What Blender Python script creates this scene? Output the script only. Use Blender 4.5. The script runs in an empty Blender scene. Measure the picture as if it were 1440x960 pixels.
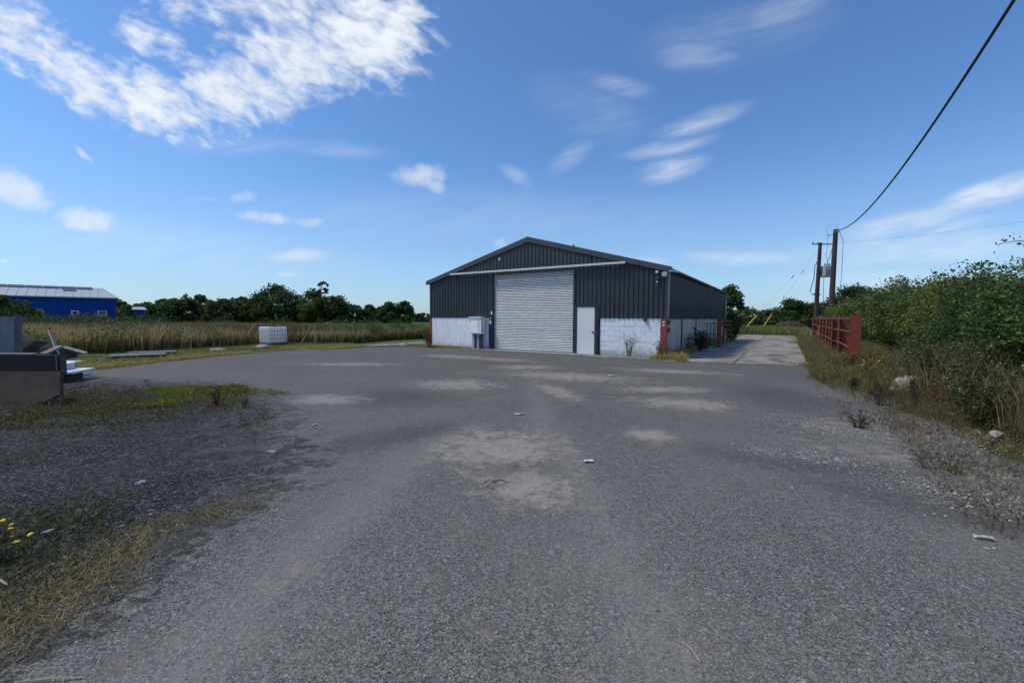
import bpy, math, random
import numpy as np
from mathutils import Vector, Matrix
R = math.radians
scene = bpy.context.scene
col = scene.collection
random.seed(7)
rng = np.random.default_rng(7)

# ------------------------------------------------------------------ camera
cam_data = bpy.data.cameras.new('camera')
cam_data.sensor_width = 36.0
cam_data.lens = 15.0
cam_data.clip_start = 0.05
cam_data.clip_end = 3000
cam = bpy.data.objects.new('camera', cam_data)
col.objects.link(cam)
cam.matrix_world = (Matrix.Translation((0, 0, 1.6)) @ Matrix.Rotation(R(90) - 0.055, 4, 'X')
                    @ Matrix.Rotation(0.003, 4, 'Z'))
scene.camera = cam

# ------------------------------------------------------------------ light and sky
SUN_EL, SUN_AZ = R(56), R(-92)        # azimuth clockwise from +Y
SKY_STRENGTH = 0.125
sun_data = bpy.data.lights.new('sun', 'SUN')
sun_data.energy = 2.2           # veiled by thin cloud: no hard shadows anywhere
sun_data.angle = R(10)
sun_data.color = (1.0, 0.91, 0.77)
sun = bpy.data.objects.new('sun', sun_data)
col.objects.link(sun)
sd = Vector((math.sin(SUN_AZ) * math.cos(SUN_EL), math.cos(SUN_AZ) * math.cos(SUN_EL), math.sin(SUN_EL)))
sun.rotation_euler = sd.to_track_quat('Z', 'Y').to_euler()
sun.location = (-30, 20, 60)
vs = scene.view_settings
vs.view_transform = 'Standard'
vs.look = 'None'
vs.gamma = 1.0
vs.use_curve_mapping = False
vs.exposure = 0.3


class NT:
    """small helper round a node tree"""
    def __init__(s, nt):
        s.nt = nt
        s.nodes, s.links = nt.nodes, nt.links

    def n(s, kind, **kw):
        nd = s.nodes.new(kind)
        for k, v in kw.items():
            if k.startswith('i_'):
                nd.inputs[int(k[2:]) if k[2:].isdigit() else k[2:]].default_value = v
            else:
                setattr(nd, k, v)
        return nd

    def l(s, a, b):
        s.links.new(a, b)

    def put(s, v, sock):
        if hasattr(v, 'is_linked'):
            s.l(v, sock)
        else:
            sock.default_value = v

    def math(s, op, a, b=0.0, c=None, clamp=False):
        nd = s.nodes.new('ShaderNodeMath')
        nd.operation = op
        nd.use_clamp = clamp
        s.put(a, nd.inputs[0]); s.put(b, nd.inputs[1])
        if c is not None:
            s.put(c, nd.inputs[2])
        return nd.outputs[0]

    def mix(s, f, a, b, blend='MIX'):
        nd = s.nodes.new('ShaderNodeMix')
        nd.data_type = 'RGBA'
        nd.blend_type = blend
        nd.clamp_factor = True
        s.put(f, nd.inputs[0])
        s.put(a if hasattr(a, 'is_linked') else (*a, 1.0), nd.inputs[6])
        s.put(b if hasattr(b, 'is_linked') else (*b, 1.0), nd.inputs[7])
        return nd.outputs[2]

    def step(s, v, lo, hi):
        nd = s.nodes.new('ShaderNodeMapRange')
        nd.interpolation_type = 'SMOOTHSTEP'
        s.put(v, nd.inputs[0])
        nd.inputs[1].default_value, nd.inputs[2].default_value = lo, hi
        return nd.outputs[0]

    def noise(s, vec, scale, detail=4.0, rough=0.55, dist=0.0):
        nd = s.nodes.new('ShaderNodeTexNoise')
        s.l(vec, nd.inputs['Vector'])
        nd.inputs['Scale'].default_value = scale
        nd.inputs['Detail'].default_value = detail
        nd.inputs['Roughness'].default_value = rough
        nd.inputs['Distortion'].default_value = dist
        return nd.outputs['Fac']


def make_world():
    w = bpy.data.worlds.new('World')
    scene.world = w
    w.use_nodes = True
    t = NT(w.node_tree)
    t.nodes.clear()
    sky = t.n('ShaderNodeTexSky', sky_type='NISHITA', sun_disc=False, sun_elevation=SUN_EL,
              sun_rotation=SUN_AZ % (2 * math.pi), altitude=50, air_density=1.0, dust_density=0.6, ozone_density=2.2)
    tc = t.n('ShaderNodeTexCoord')
    sep = t.n('ShaderNodeSeparateXYZ')
    t.l(tc.outputs['Generated'], sep.inputs[0])
    x, y, z = sep.outputs
    # tangent-plane position of a direction in the northern half of the sky
    yy = t.math('MAXIMUM', y, 0.02)
    u, v = t.math('DIVIDE', x, yy), t.math('DIVIDE', z, yy)
    gn = t.n('ShaderNodeCombineXYZ')
    t.l(u, gn.inputs[0]); t.l(v, gn.inputs[1])
    # position on a flat cloud deck
    zz = t.math('ADD', t.math('MAXIMUM', z, 0.0), 0.06)
    deck = t.n('ShaderNodeCombineXYZ')
    t.l(t.math('DIVIDE', x, zz), deck.inputs[0]); t.l(t.math('DIVIDE', y, zz), deck.inputs[1])
    warp = t.n('ShaderNodeTexNoise', i_Scale=5.0, i_Detail=5.0)
    t.l(gn.outputs[0], warp.inputs['Vector'])
    wv = t.n('ShaderNodeVectorMath', operation='SUBTRACT')
    t.l(warp.outputs['Color'], wv.inputs[0]); wv.inputs[1].default_value = (0.5, 0.5, 0.5)

    def warped(amount):
        sc = t.n('ShaderNodeVectorMath', operation='SCALE')
        t.l(wv.outputs[0], sc.inputs[0]); sc.inputs['Scale'].default_value = amount
        ad = t.n('ShaderNodeVectorMath', operation='ADD')
        t.l(gn.outputs[0], ad.inputs[0]); t.l(sc.outputs[0], ad.inputs[1])
        return ad.outputs[0]
    warped_gn = {a: warped(a) for a in (0.03, 0.06)}

    def ellipse(px, py, rx, ry, rot, strength, amount):
        cx, cy = (px - 720) / 600 * 0.994, 0.714 - py * 0.714 / 447
        mp = t.n('ShaderNodeMapping', vector_type='TEXTURE')
        t.l(warped_gn[amount], mp.inputs[0])
        mp.inputs['Location'].default_value = (cx, cy, 0)
        mp.inputs['Rotation'].default_value = (0, 0, -R(rot))
        mp.inputs['Scale'].default_value = (rx / 600, ry / 600, 1)
        ln = t.n('ShaderNodeVectorMath', operation='LENGTH')
        t.l(mp.outputs[0], ln.inputs[0])
        mr = t.n('ShaderNodeMapRange', interpolation_type='SMOOTHSTEP')
        t.l(ln.outputs['Value'], mr.inputs[0])
        mr.inputs[1].default_value, mr.inputs[2].default_value = 1.35, 0.15
        mr.inputs[4].default_value = strength
        return mr.outputs[0]

    def union(lst, amount):
        o = None
        for e in lst:
            q = ellipse(*e, amount)
            o = q if o is None else t.math('MAXIMUM', o, q)
        return o
    big = union([(45, 45, 95, 60, 35, 1.0), (130, 110, 125, 50, 28, 1.0), (230, 140, 120, 55, 22, 1.0),
                 (330, 125, 130, 58, 0, 1.0), (430, 75, 130, 80, -8, 1.05), (520, 50, 105, 80, -5, 1.1),
                 (400, 10, 190, 40, 0, .85), (240, 55, 80, 32, 25, .62), (575, 30, 40, 60, 5, 1.0), (248, 188, 10, 6, 20, .8)], 0.06)
    puffs = union([(25, 262, 75, 34, 18, 1.0), (128, 306, 55, 22, 8, 1.0), (590, 243, 48, 24, 0, .85), (612, 258, 22, 16, 40, .8),
                   (350, 273, 28, 11, 0, .75), (378, 304, 46, 12, 10, .8), (435, 311, 34, 11, 0, .75), (295, 275, 26, 7, 5, .5),
                   (127, 212, 26, 7, 42, .7), (705, 338, 16, 14, 0, .6), (4, 366, 14, 4, 0, .7)], 0.03)
    lens = union([(413, 356, 50, 10, 0, 1.0), (402, 381, 20, 4, 0, .55), (980, 166, 66, 15, -16, .62), (936, 201, 68, 11, -10, .55),
                  (940, 232, 52, 17, -14, .66), (1395, 262, 105, 18, -16, 1.0), (1270, 308, 90, 20, -14, .8), (1040, 358, 82, 10, 0, .62), (1330, 313, 70, 8, -12, .5), (905, 364, 40, 7, 0, .3),
                  (1300, 345, 190, 28, -4, .5), (1250, 388, 150, 16, 0, .45), (860, 113, 56, 15, 12, .34), (1085, 15, 70, 22, -15, .42), (975, 75, 60, 22, 0, .32),
                  (1030, 42, 130, 40, -10, .2), (800, 215, 40, 14, -35, .34), (727, 242, 26, 10, 30, .36), (480, 206, 70, 13, 5, .22), (330, 200, 120, 16, 0, .2),
                  (670, 300, 300, 40, 0, .14), (250, 345, 260, 40, 5, .2), (830, 150, 90, 40, 20, .16)], 0.03)
    # billowed texture of the large cloud: small ripples stretched along the deck
    rp = t.n('ShaderNodeMapping', vector_type='TEXTURE')
    t.l(warped_gn[0.06], rp.inputs[0])
    rp.inputs['Rotation'].default_value = (0, 0, -R(24))
    rp.inputs['Scale'].default_value = (1 / 17, 1 / 34, 1)
    r1 = t.noise(rp.outputs[0], 1.0, 4.5, 0.58, 0.25)
    r2 = t.noise(gn.outputs[0], 5.0, 5.0, 0.6)
    tex = t.math('ADD', t.math('MULTIPLY', t.math('SUBTRACT', r1, .5), 2.1), t.math('MULTIPLY', t.math('SUBTRACT', r2, .5), 1.1))
    big_a = t.math('MULTIPLY', t.step(t.math('ADD', t.math('MULTIPLY', big, 1.05), tex), 0.2, 1.4), t.step(big, 0.0, 0.25))
    r3 = t.noise(gn.outputs[0], 16.0, 6.0, 0.65)
    puff_a = t.math('MULTIPLY', t.step(t.math('ADD', puffs, t.math('MULTIPLY', t.math('SUBTRACT', r3, .5), 1.5)), 0.2, 1.15), t.step(puffs, 0, .3))
    sp = t.n('ShaderNodeMapping', vector_type='TEXTURE')
    t.l(warped_gn[0.03], sp.inputs[0])
    sp.inputs['Rotation'].default_value = (0, 0, R(13))
    sp.inputs['Scale'].default_value = (1 / 5, 1 / 30, 1)
    r4 = t.noise(sp.outputs[0], 1.0, 5.0, 0.6, .4)
    lens_a = t.math('MULTIPLY', lens, t.math('ADD', 0.1, t.math('MULTIPLY', t.step(r4, .2, .75), 0.95)))
    front = t.math('MAXIMUM', t.math('MAXIMUM', t.math('MULTIPLY', big_a, .93), t.math('MULTIPLY', puff_a, .66)), t.math('MULTIPLY', lens_a, .78))
    front = t.math('MULTIPLY', front, t.step(y, 0.02, 0.3))
    # the same sort of broken cloud over the rest of the sky
    d1 = t.noise(deck.outputs[0], 0.9, 7.0, 0.6, 0.4)
    rest = t.math('MULTIPLY', t.step(d1, 0.5, 0.72), t.step(y, 0.35, -0.1))
    rest = t.math('MULTIPLY', rest, 0.85)
    cloud = t.math('MAXIMUM', front, rest, clamp=True)
    # thin milky veil near the horizon
    veil = t.math('MULTIPLY', t.step(z, 0.36, 0.0), 0.40)
    cloud_col = t.mix(t.step(r2, .3, .7), (5.1, 5.45, 6.0), (6.3, 6.45, 6.65))
    tint = t.mix(1.0, sky.outputs[0], (0.56, 0.79, 1.03), 'MULTIPLY')
    c1 = t.mix(veil, tint, (3.0, 3.85, 4.9))
    c2 = t.mix(cloud, c1, cloud_col)
    bg = t.n('ShaderNodeBackground', i_Strength=SKY_STRENGTH)
    t.l(c2, bg.inputs[0])
    out = t.n('ShaderNodeOutputWorld')
    t.l(bg.outputs[0], out.inputs[0])


make_world()

# ------------------------------------------------------------------ materials
MATS = {}


def M(name, c1, c2=None, scale=6.0, rough=0.7, metal=0.0, bump=0.0, bump_scale=40.0, streak=None, spots=None, spec=0.5, detail=5.0, var=.16, splash=None):
    """two-tone noise material; streak=(colour, amount) adds vertical run marks, spots=(colour, scale, cover) adds patches"""
    if name in MATS:
        return MATS[name]
    m = bpy.data.materials.new(name)
    m.use_nodes = True
    t = NT(m.node_tree)
    b = t.nodes['Principled BSDF']
    tc = t.n('ShaderNodeTexCoord')
    co = tc.outputs['Object']
    oi = t.n('ShaderNodeObjectInfo')
    sh = t.n('ShaderNodeVectorMath', operation='ADD')
    rv = t.n('ShaderNodeCombineXYZ')
    t.l(t.math('MULTIPLY', oi.outputs['Random'], 37.0), rv.inputs[0])
    t.l(co, sh.inputs[0]); t.l(rv.outputs[0], sh.inputs[1])
    co = sh.outputs[0]
    c2 = c2 or tuple(x * 0.8 for x in c1)
    f = t.noise(co, scale, detail, 0.6)
    c = t.mix(t.step(f, .3, .7), c1, c2)
    if streak:
        mp = t.n('ShaderNodeMapping')
        t.l(co, mp.inputs[0]); mp.inputs['Scale'].default_value = (9, 9, 0.6)
        c = t.mix(t.math('MULTIPLY', t.step(t.noise(mp.outputs[0], 1.0, 6, .65), .45, .7), streak[1]), c, streak[0])
    if spots:
        c = t.mix(t.step(t.noise(co, spots[1], 6, .65), 1 - spots[2], 1 - spots[2] + .1), c, spots[0])
    if splash:      # muddy splash marks and algae along the foot of a wall
        gp = t.n('ShaderNodeNewGeometry')
        sz = t.n('ShaderNodeSeparateXYZ'); t.l(gp.outputs['Position'], sz.inputs[0])
        sn = t.noise(gp.outputs['Position'], 3.5, 7, .7)
        sf = t.step(t.math('SUBTRACT', t.math('MULTIPLY', sn, splash[1] * 2), sz.outputs[2]), -.05, splash[1])
        c = t.mix(t.math('MULTIPLY', sf, splash[2]), c, splash[0])
    tone = t.n('ShaderNodeCombineColor')
    tv = t.math('ADD', 1 - var / 2, t.math('MULTIPLY', oi.outputs['Random'], var))
    for q in range(3): t.l(tv, tone.inputs[q])
    c = t.mix(1.0, c, tone.outputs[0], 'MULTIPLY')
    t.l(c, b.inputs['Base Color'])
    b.inputs['Metallic'].default_value = metal
    b.inputs['Specular IOR Level'].default_value = spec
    t.l(t.math('ADD', rough - .08, t.math('MULTIPLY', f, .16)), b.inputs['Roughness'])
    if bump:
        bp = t.n('ShaderNodeBump', i_Strength=bump, i_Distance=0.01)
        t.l(t.noise(co, bump_scale, 4, .6), bp.inputs['Height'])
        t.l(bp.outputs[0], b.inputs['Normal'])
    MATS[name] = m
    return m


def leafmat(name, cols, trans=0.28, rough=0.55, patch=None, tint=(1.25, 1.2, .6)):
    """leaf or blade material: colour differs from leaf to leaf; patch=(colour, scale) mixes in whole patches of another colour"""
    if name in MATS:
        return MATS[name]
    m = bpy.data.materials.new(name)
    m.use_nodes = True
    t = NT(m.node_tree)
    b = t.nodes['Principled BSDF']
    geo = t.n('ShaderNodeNewGeometry')
    ramp = t.n('ShaderNodeValToRGB')
    t.l(geo.outputs['Random Per Island'], ramp.inputs[0])
    el = ramp.color_ramp.elements
    el[0].color = (*cols[0], 1); el[1].color = (*cols[-1], 1)
    for i, c in enumerate(cols[1:-1]):
        e = el.new((i + 1) / (len(cols) - 1)); e.color = (*c, 1)
    c = ramp.outputs[0]
    if patch:
        f = t.noise(geo.outputs['Position'], patch[1], 3, .55)
        c = t.mix(t.math('MULTIPLY', t.step(f, .42, .62), .8), c, patch[0])
    t.l(c, b.inputs['Base Color'])
    b.inputs['Roughness'].default_value = rough
    b.inputs['Specular IOR Level'].default_value = 0.3
    tr = t.n('ShaderNodeBsdfTranslucent')
    t.l(t.mix(1.0, c, tint, 'MULTIPLY'), tr.inputs[0])
    mx = t.n('ShaderNodeMixShader', i_0=trans)
    t.l(b.outputs[0], mx.inputs[1]); t.l(tr.outputs[0], mx.inputs[2])
    out = t.nodes['Material Output']
    t.l(mx.outputs[0], out.inputs[0])
    MATS[name] = m
    return m


# ------------------------------------------------------------------ object helpers
def link(o, parent=None):
    col.objects.link(o)
    if parent is not None:
        o.parent = parent
    return o


def tag(o, label=None, cat=None, group=None, kind=None):
    if label: o['label'] = label
    if cat: o['category'] = cat
    if group: o['group'] = group
    if kind: o['kind'] = kind
    return o


def empty(name, loc=(0, 0, 0), rz=0.0, label=None, cat=None, group=None):
    o = bpy.data.objects.new(name, None)
    o.location = loc
    o.rotation_euler = (0, 0, rz)
    o.empty_display_size = 0.2
    link(o)
    return tag(o, label, cat, group)


def mesh_np(name, V, faces, mat, parent=None, smooth=False):
    """faces: list of (n,k) index arrays"""
    me = bpy.data.meshes.new(name)
    V = np.asarray(V, dtype=np.float32)
    me.vertices.add(len(V))
    me.vertices.foreach_set('co', V.ravel())
    faces = [np.asarray(f, dtype=np.int32) for f in faces if len(f)]
    nl = sum(f.size for f in faces)
    npoly = sum(len(f) for f in faces)
    me.loops.add(nl)
    me.polygons.add(npoly)
    me.loops.foreach_set('vertex_index', np.concatenate([f.ravel() for f in faces]))
    st, off = [], 0
    for f in faces:
        st.append(off + np.arange(len(f)) * f.shape[1]); off += f.size
    me.polygons.foreach_set('loop_start', np.concatenate(st).astype(np.int32))
    me.polygons.foreach_set('use_smooth', np.full(npoly, smooth, dtype=bool))
    me.update(calc_edges=True)
    me.validate()
    me.materials.append(mat)
    o = bpy.data.objects.new(name, me)
    return link(o, parent)


class MB:
    """collects simple shapes and links them as one mesh object"""
    def __init__(s):
        s.v, s.f = [], []

    def add(s, vs_, fs_):
        o = len(s.v)
        s.v += [tuple(p) for p in vs_]
        s.f += [tuple(i + o for i in f) for f in fs_]
        return s

    def box(s, x0, x1, y0, y1, z0, z1, mtx=None, bev=0.0):
        if bev <= 0:
            p = [(x, y, z) for z in (z0, z1) for y in (y0, y1) for x in (x0, x1)]
            f = [(0, 2, 3, 1), (4, 5, 7, 6), (0, 1, 5, 4), (2, 6, 7, 3), (0, 4, 6, 2), (1, 3, 7, 5)]
        else:
            b = min(bev, (x1 - x0) * .45, (y1 - y0) * .45, (z1 - z0) * .45)
            p, f = [], []
            idx = {}
            for cx in (0, 1):
                for cy in (0, 1):
                    for cz in (0, 1):
                        X, Y, Z = (x0, x1)[cx], (y0, y1)[cy], (z0, z1)[cz]
                        dxs, dys, dzs = (b, -b)[cx], (b, -b)[cy], (b, -b)[cz]
                        for a, q in enumerate(((X, Y + dys, Z + dzs), (X + dxs, Y, Z + dzs), (X + dxs, Y + dys, Z))):
                            idx[cx, cy, cz, a] = len(p); p.append(q)
            I = idx
            for c_ in (0, 1):
                q = [I[c_, 0, 0, 0], I[c_, 1, 0, 0], I[c_, 1, 1, 0], I[c_, 0, 1, 0]]; f.append(q if c_ else q[::-1])
                q = [I[0, c_, 0, 1], I[0, c_, 1, 1], I[1, c_, 1, 1], I[1, c_, 0, 1]]; f.append(q if c_ else q[::-1])
                q = [I[0, 0, c_, 2], I[1, 0, c_, 2], I[1, 1, c_, 2], I[0, 1, c_, 2]]; f.append(q if c_ else q[::-1])
            for a_ in (0, 1):
                for b_ in (0, 1):
                    f.append((I[a_, b_, 0, 0], I[a_, b_, 1, 0], I[a_, b_, 1, 1], I[a_, b_, 0, 1]))
                    f.append((I[a_, 0, b_, 0], I[a_, 1, b_, 0], I[a_, 1, b_, 2], I[a_, 0, b_, 2]))
                    f.append((I[0, a_, b_, 1], I[1, a_, b_, 1], I[1, a_, b_, 2], I[0, a_, b_, 2]))
                    for c_ in (0, 1):
                        f.append((I[a_, b_, c_, 0], I[a_, b_, c_, 1], I[a_, b_, c_, 2]))
        if mtx is not None:
            p = [mtx @ Vector(q) for q in p]
        return s.add(p, f)

    def tube(s, pts, rad, n=8, caps=True):
        pts = [Vector(p) for p in pts]
        if not hasattr(rad, '__len__'):
            rad = [rad] * len(pts)
        o = len(s.v)
        ref = None
        for i, p in enumerate(pts):
            d = (pts[min(i + 1, len(pts) - 1)] - pts[max(i - 1, 0)]).normalized()
            if ref is None:
                ref = Vector((0, 0, 1)) if abs(d.z) < .9 else Vector((1, 0, 0))
            a = d.cross(ref).normalized(); b = d.cross(a).normalized()
            ref = b.cross(d).normalized() * -1 if False else ref
            for k in range(n):
                an = 2 * math.pi * k / n
                s.v.append(tuple(p + (a * math.cos(an) + b * math.sin(an)) * rad[i]))
        for i in range(len(pts) - 1):
            for k in range(n):
                s.f.append((o + i * n + k, o + i * n + (k + 1) % n, o + (i + 1) * n + (k + 1) % n, o + (i + 1) * n + k))
        if caps:
            s.f.append(tuple(o + k for k in range(n))[::-1])
            s.f.append(tuple(o + (len(pts) - 1) * n + k for k in range(n)))
        return s

    def prism(s, poly, axis, a0, a1):
        """poly in the two other axes, extruded along axis"""
        n = len(poly)
        def P(q, a):
            return {'x': (a, q[0], q[1]), 'y': (q[0], a, q[1]), 'z': (q[0], q[1], a)}[axis]
        vs_ = [P(q, a0) for q in poly] + [P(q, a1) for q in poly]
        fs_ = [tuple(range(n))[::-1], tuple(range(n, 2 * n))] + [(i, (i + 1) % n, n + (i + 1) % n, n + i) for i in range(n)]
        return s.add(vs_, fs_)

    def build(s, name, mat, parent=None, smooth=False):
        me = bpy.data.meshes.new(name)
        me.from_pydata(s.v, [], s.f)
        bm_fix(me)
        me.materials.append(mat)
        if smooth:
            me.shade_smooth() if hasattr(me, 'shade_smooth') else None
        o = bpy.data.objects.new(name, me)
        return link(o, parent)


def bm_fix(me):
    import bmesh
    bm = bmesh.new(); bm.from_mesh(me)
    bmesh.ops.recalc_face_normals(bm, faces=bm.faces)
    bm.to_mesh(me); bm.free()


def share(src, name, parent=None, loc=None, rot=None, scale=None):
    o = src.copy()
    o.name = name
    link(o, parent)
    if loc is not None: o.location = loc
    if rot is not None: o.rotation_euler = rot
    if scale is not None: o.scale = scale
    return o


# ---- lumpy number fields without loops
_K = rng.normal(size=(3, 10, 3)); _PH = rng.uniform(0, 6.28, size=(3, 10))


def field(P, scale, k=0):
    """smooth value about -1..1 from a sum of sines"""
    P = np.atleast_2d(P)
    if P.shape[1] == 2:
        P = np.c_[P, np.zeros(len(P))]
    return np.sin(P @ (_K[k] * scale).T + _PH[k]).sum(1) / 4.0


def unit(v):
    return v / np.maximum(np.linalg.norm(v, axis=1, keepdims=True), 1e-9)


def leaves_mesh(C, size, up=None, width=0.55, droop=0.0):
    """diamond leaves with a fold, centred at C; returns vertices and quad faces"""
    n = len(C)
    d = unit(rng.normal(size=(n, 3)) + (0 if up is None else up))
    if droop:
        d[:, 2] -= droop; d = unit(d)
    a = unit(np.cross(d, rng.normal(size=(n, 3))))
    nrm = np.cross(d, a)
    L = np.asarray(size).reshape(-1, 1) * np.ones((n, 1))
    w = L * width * .5
    V = np.empty((n, 4, 3))
    V[:, 0] = C - d * L * .5
    V[:, 1] = C + a * w + nrm * w * .35
    V[:, 2] = C + d * L * .5
    V[:, 3] = C - a * w + nrm * w * .35
    F = np.arange(n * 4).reshape(n, 4)
    return V.reshape(-1, 3), F


def blades_mesh(P, h, w, lean=0.35, bend=0.5):
    """tapering bent grass blades standing at P"""
    n = len(P)
    an = rng.uniform(0, 2 * np.pi, n)
    d = np.c_[np.cos(an), np.sin(an), np.zeros(n)]
    an2 = rng.uniform(0, 2 * np.pi, n)
    b = np.c_[np.cos(an2), np.sin(an2), np.zeros(n)]
    h = np.asarray(h).reshape(-1, 1) * np.ones((n, 1)); w = np.asarray(w).reshape(-1, 1) * np.ones((n, 1))
    ln = rng.uniform(0, lean, (n, 1)); bd = rng.uniform(0, bend, (n, 1))
    mid = P + d * h * ln * .5 + np.array([0, 0, 1.0]) * h * .55
    tip = P + d * h * (ln + bd) + np.array([0, 0, 1.0]) * h * (1 - .35 * bd)
    V = np.empty((n, 5, 3))
    V[:, 0] = P - b * w * .5; V[:, 1] = P + b * w * .5
    V[:, 2] = mid + b * w * .42; V[:, 3] = mid - b * w * .42; V[:, 4] = tip
    o = np.arange(n)[:, None] * 5
    return V.reshape(-1, 3), [o + np.array([[0, 1, 2, 3]]), o + np.array([[3, 2, 4]])]


_OCT = np.array([(1, 0, 0), (-1, 0, 0), (0, 1, 0), (0, -1, 0), (0, 0, 1), (0, 0, -.5), (.62, .62, .45), (-.62, .62, .45), (-.62, -.62, .45), (.62, -.62, .45)], float)
_OF = np.array([(0, 6, 9), (2, 7, 6), (1, 8, 7), (3, 9, 8), (4, 6, 7), (4, 7, 8), (4, 8, 9), (4, 9, 6),
                (0, 2, 6), (2, 1, 7), (1, 3, 8), (3, 0, 9), (5, 2, 0), (5, 1, 2), (5, 3, 1), (5, 0, 3)])


def stones_mesh(P, size, flat=0.55):
    n = len(P)
    V = _OCT[None] * rng.uniform(.6, 1.25, (n, 10, 1))
    V = V * np.stack([rng.uniform(.7, 1.3, n), rng.uniform(.6, 1.0, n), rng.uniform(.6, 1.2, n) * flat], 1)[:, None, :]
    an = rng.uniform(0, 6.28, n); ca, sa = np.cos(an)[:, None], np.sin(an)[:, None]
    X, Y = V[..., 0] * ca - V[..., 1] * sa, V[..., 0] * sa + V[..., 1] * ca
    tl = rng.normal(0, .3, (n, 1))
    Z = V[..., 2] + X * tl
    V = np.stack([X, Y, Z], -1) * np.asarray(size).reshape(-1, 1, 1)
    V = V + P[:, None, :]
    F = _OF[None] + np.arange(n)[:, None, None] * 10
    return V.reshape(-1, 3), F.reshape(-1, 3)


def in_poly(P, poly):
    x, y = P[:, 0], P[:, 1]
    r = np.zeros(len(P), bool)
    j = len(poly) - 1
    for i in range(len(poly)):
        xi, yi = poly[i]; xj, yj = poly[j]
        if yi != yj:
            r ^= ((yi > y) != (yj > y)) & (x < (xj - xi) * (y - yi) / (yj - yi) + xi)
        j = i
    return r


def scatter(poly, n, dens=None, z=0.0):
    """n random points in a polygon, thinned by dens(P)->0..1"""
    poly = np.array(poly, float)
    lo, hi = poly.min(0), poly.max(0)
    out, got = [], 0
    for _ in range(200):
        P = rng.uniform(lo, hi, (max(n, 1000) * 2, 2))
        P = P[in_poly(P, poly)]
        if dens is not None:
            P = P[rng.uniform(0, 1, len(P)) < dens(P)]
        out.append(P); got += len(P)
        if got >= n: break
    P = np.concatenate(out)[:n]
    return np.c_[P, np.full(len(P), z)]


# frame of the barn: s runs along its front to the right, t runs back
YAW = 0.572
BO = Vector((-4.54, 23.73, 0)); DX = Vector((math.cos(YAW), -math.sin(YAW), 0)); DY = Vector((math.sin(YAW), math.cos(YAW), 0))


def L(s, t, z=0.0):
    p = BO + DX * s + DY * t
    return Vector((p.x, p.y, z))


def Lnp(P):
    return np.c_[BO.x + DX.x * P[:, 0] + DY.x * P[:, 1], BO.y + DX.y * P[:, 0] + DY.y * P[:, 1], P[:, 2]]


# ------------------------------------------------------------------ ground
def ellipse_mask(P, cx, cy, rx, ry, rot=0.0):
    a = R(rot)
    x = (P[:, 0] - cx) * math.cos(a) + (P[:, 1] - cy) * math.sin(a)
    y = -(P[:, 0] - cx) * math.sin(a) + (P[:, 1] - cy) * math.cos(a)
    q = np.sqrt((x / rx) ** 2 + (y / ry) ** 2)
    return np.clip(1.25 - q * .75, 0, 1)


def poly_dist(P, pts):
    """distance of points to a polyline"""
    d = np.full(len(P), 1e9)
    for (a, b) in zip(pts[:-1], pts[1:]):
        a = np.array(a, float); b = np.array(b, float); ab = b - a
        tt = np.clip(((P[:, :2] - a) @ ab) / (ab @ ab), 0, 1)
        d = np.minimum(d, np.linalg.norm(P[:, :2] - a - tt[:, None] * ab, axis=1))
    return d


YARD = [(5.2, -4), (5.3, 2), (6.0, 4.9), (6.7, 6.3), (7.4, 8.2), (8.6, 11.0), (9.9, 14.25), (6.3, 15.75), (6.0, 16.8), (-4.6, 23.6), (-4.6, 24.2),
        (-6.0, 23.6), (-8.4, 22.6), (-10.7, 21.3), (-12.3, 17.6), (-13.2, 12.8), (-15.2, 10), (-18, 6), (-16, -4)]
GRAVEL_EDGE = [(-2.2, -4), (-2.25, 2.2), (-2.15, 3.3), (-2.2, 3.9), (-2.5, 4.6), (-3.1, 5.6), (-4.0, 7.2), (-5.2, 8.8), (-7.5, 10.2), (-12, 11.0), (-16, 11)]


def gravel_mask(P):
    poly = GRAVEL_EDGE + [(-20, 8), (-20, -5)]
    ins = in_poly(P, np.array(poly))
    d = poly_dist(P, GRAVEL_EDGE)
    wd = np.interp(P[:, 1], [3, 5], [1.0, 2.6])
    return np.clip(.5 + np.where(ins, d, -d) / wd, 0, 1)


TONGUE = [(-3.1, 0.5), (-2.75, 1.9), (-2.62, 2.7), (-2.58, 3.2), (-2.38, 3.6), (-2.2, 3.9)]


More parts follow.
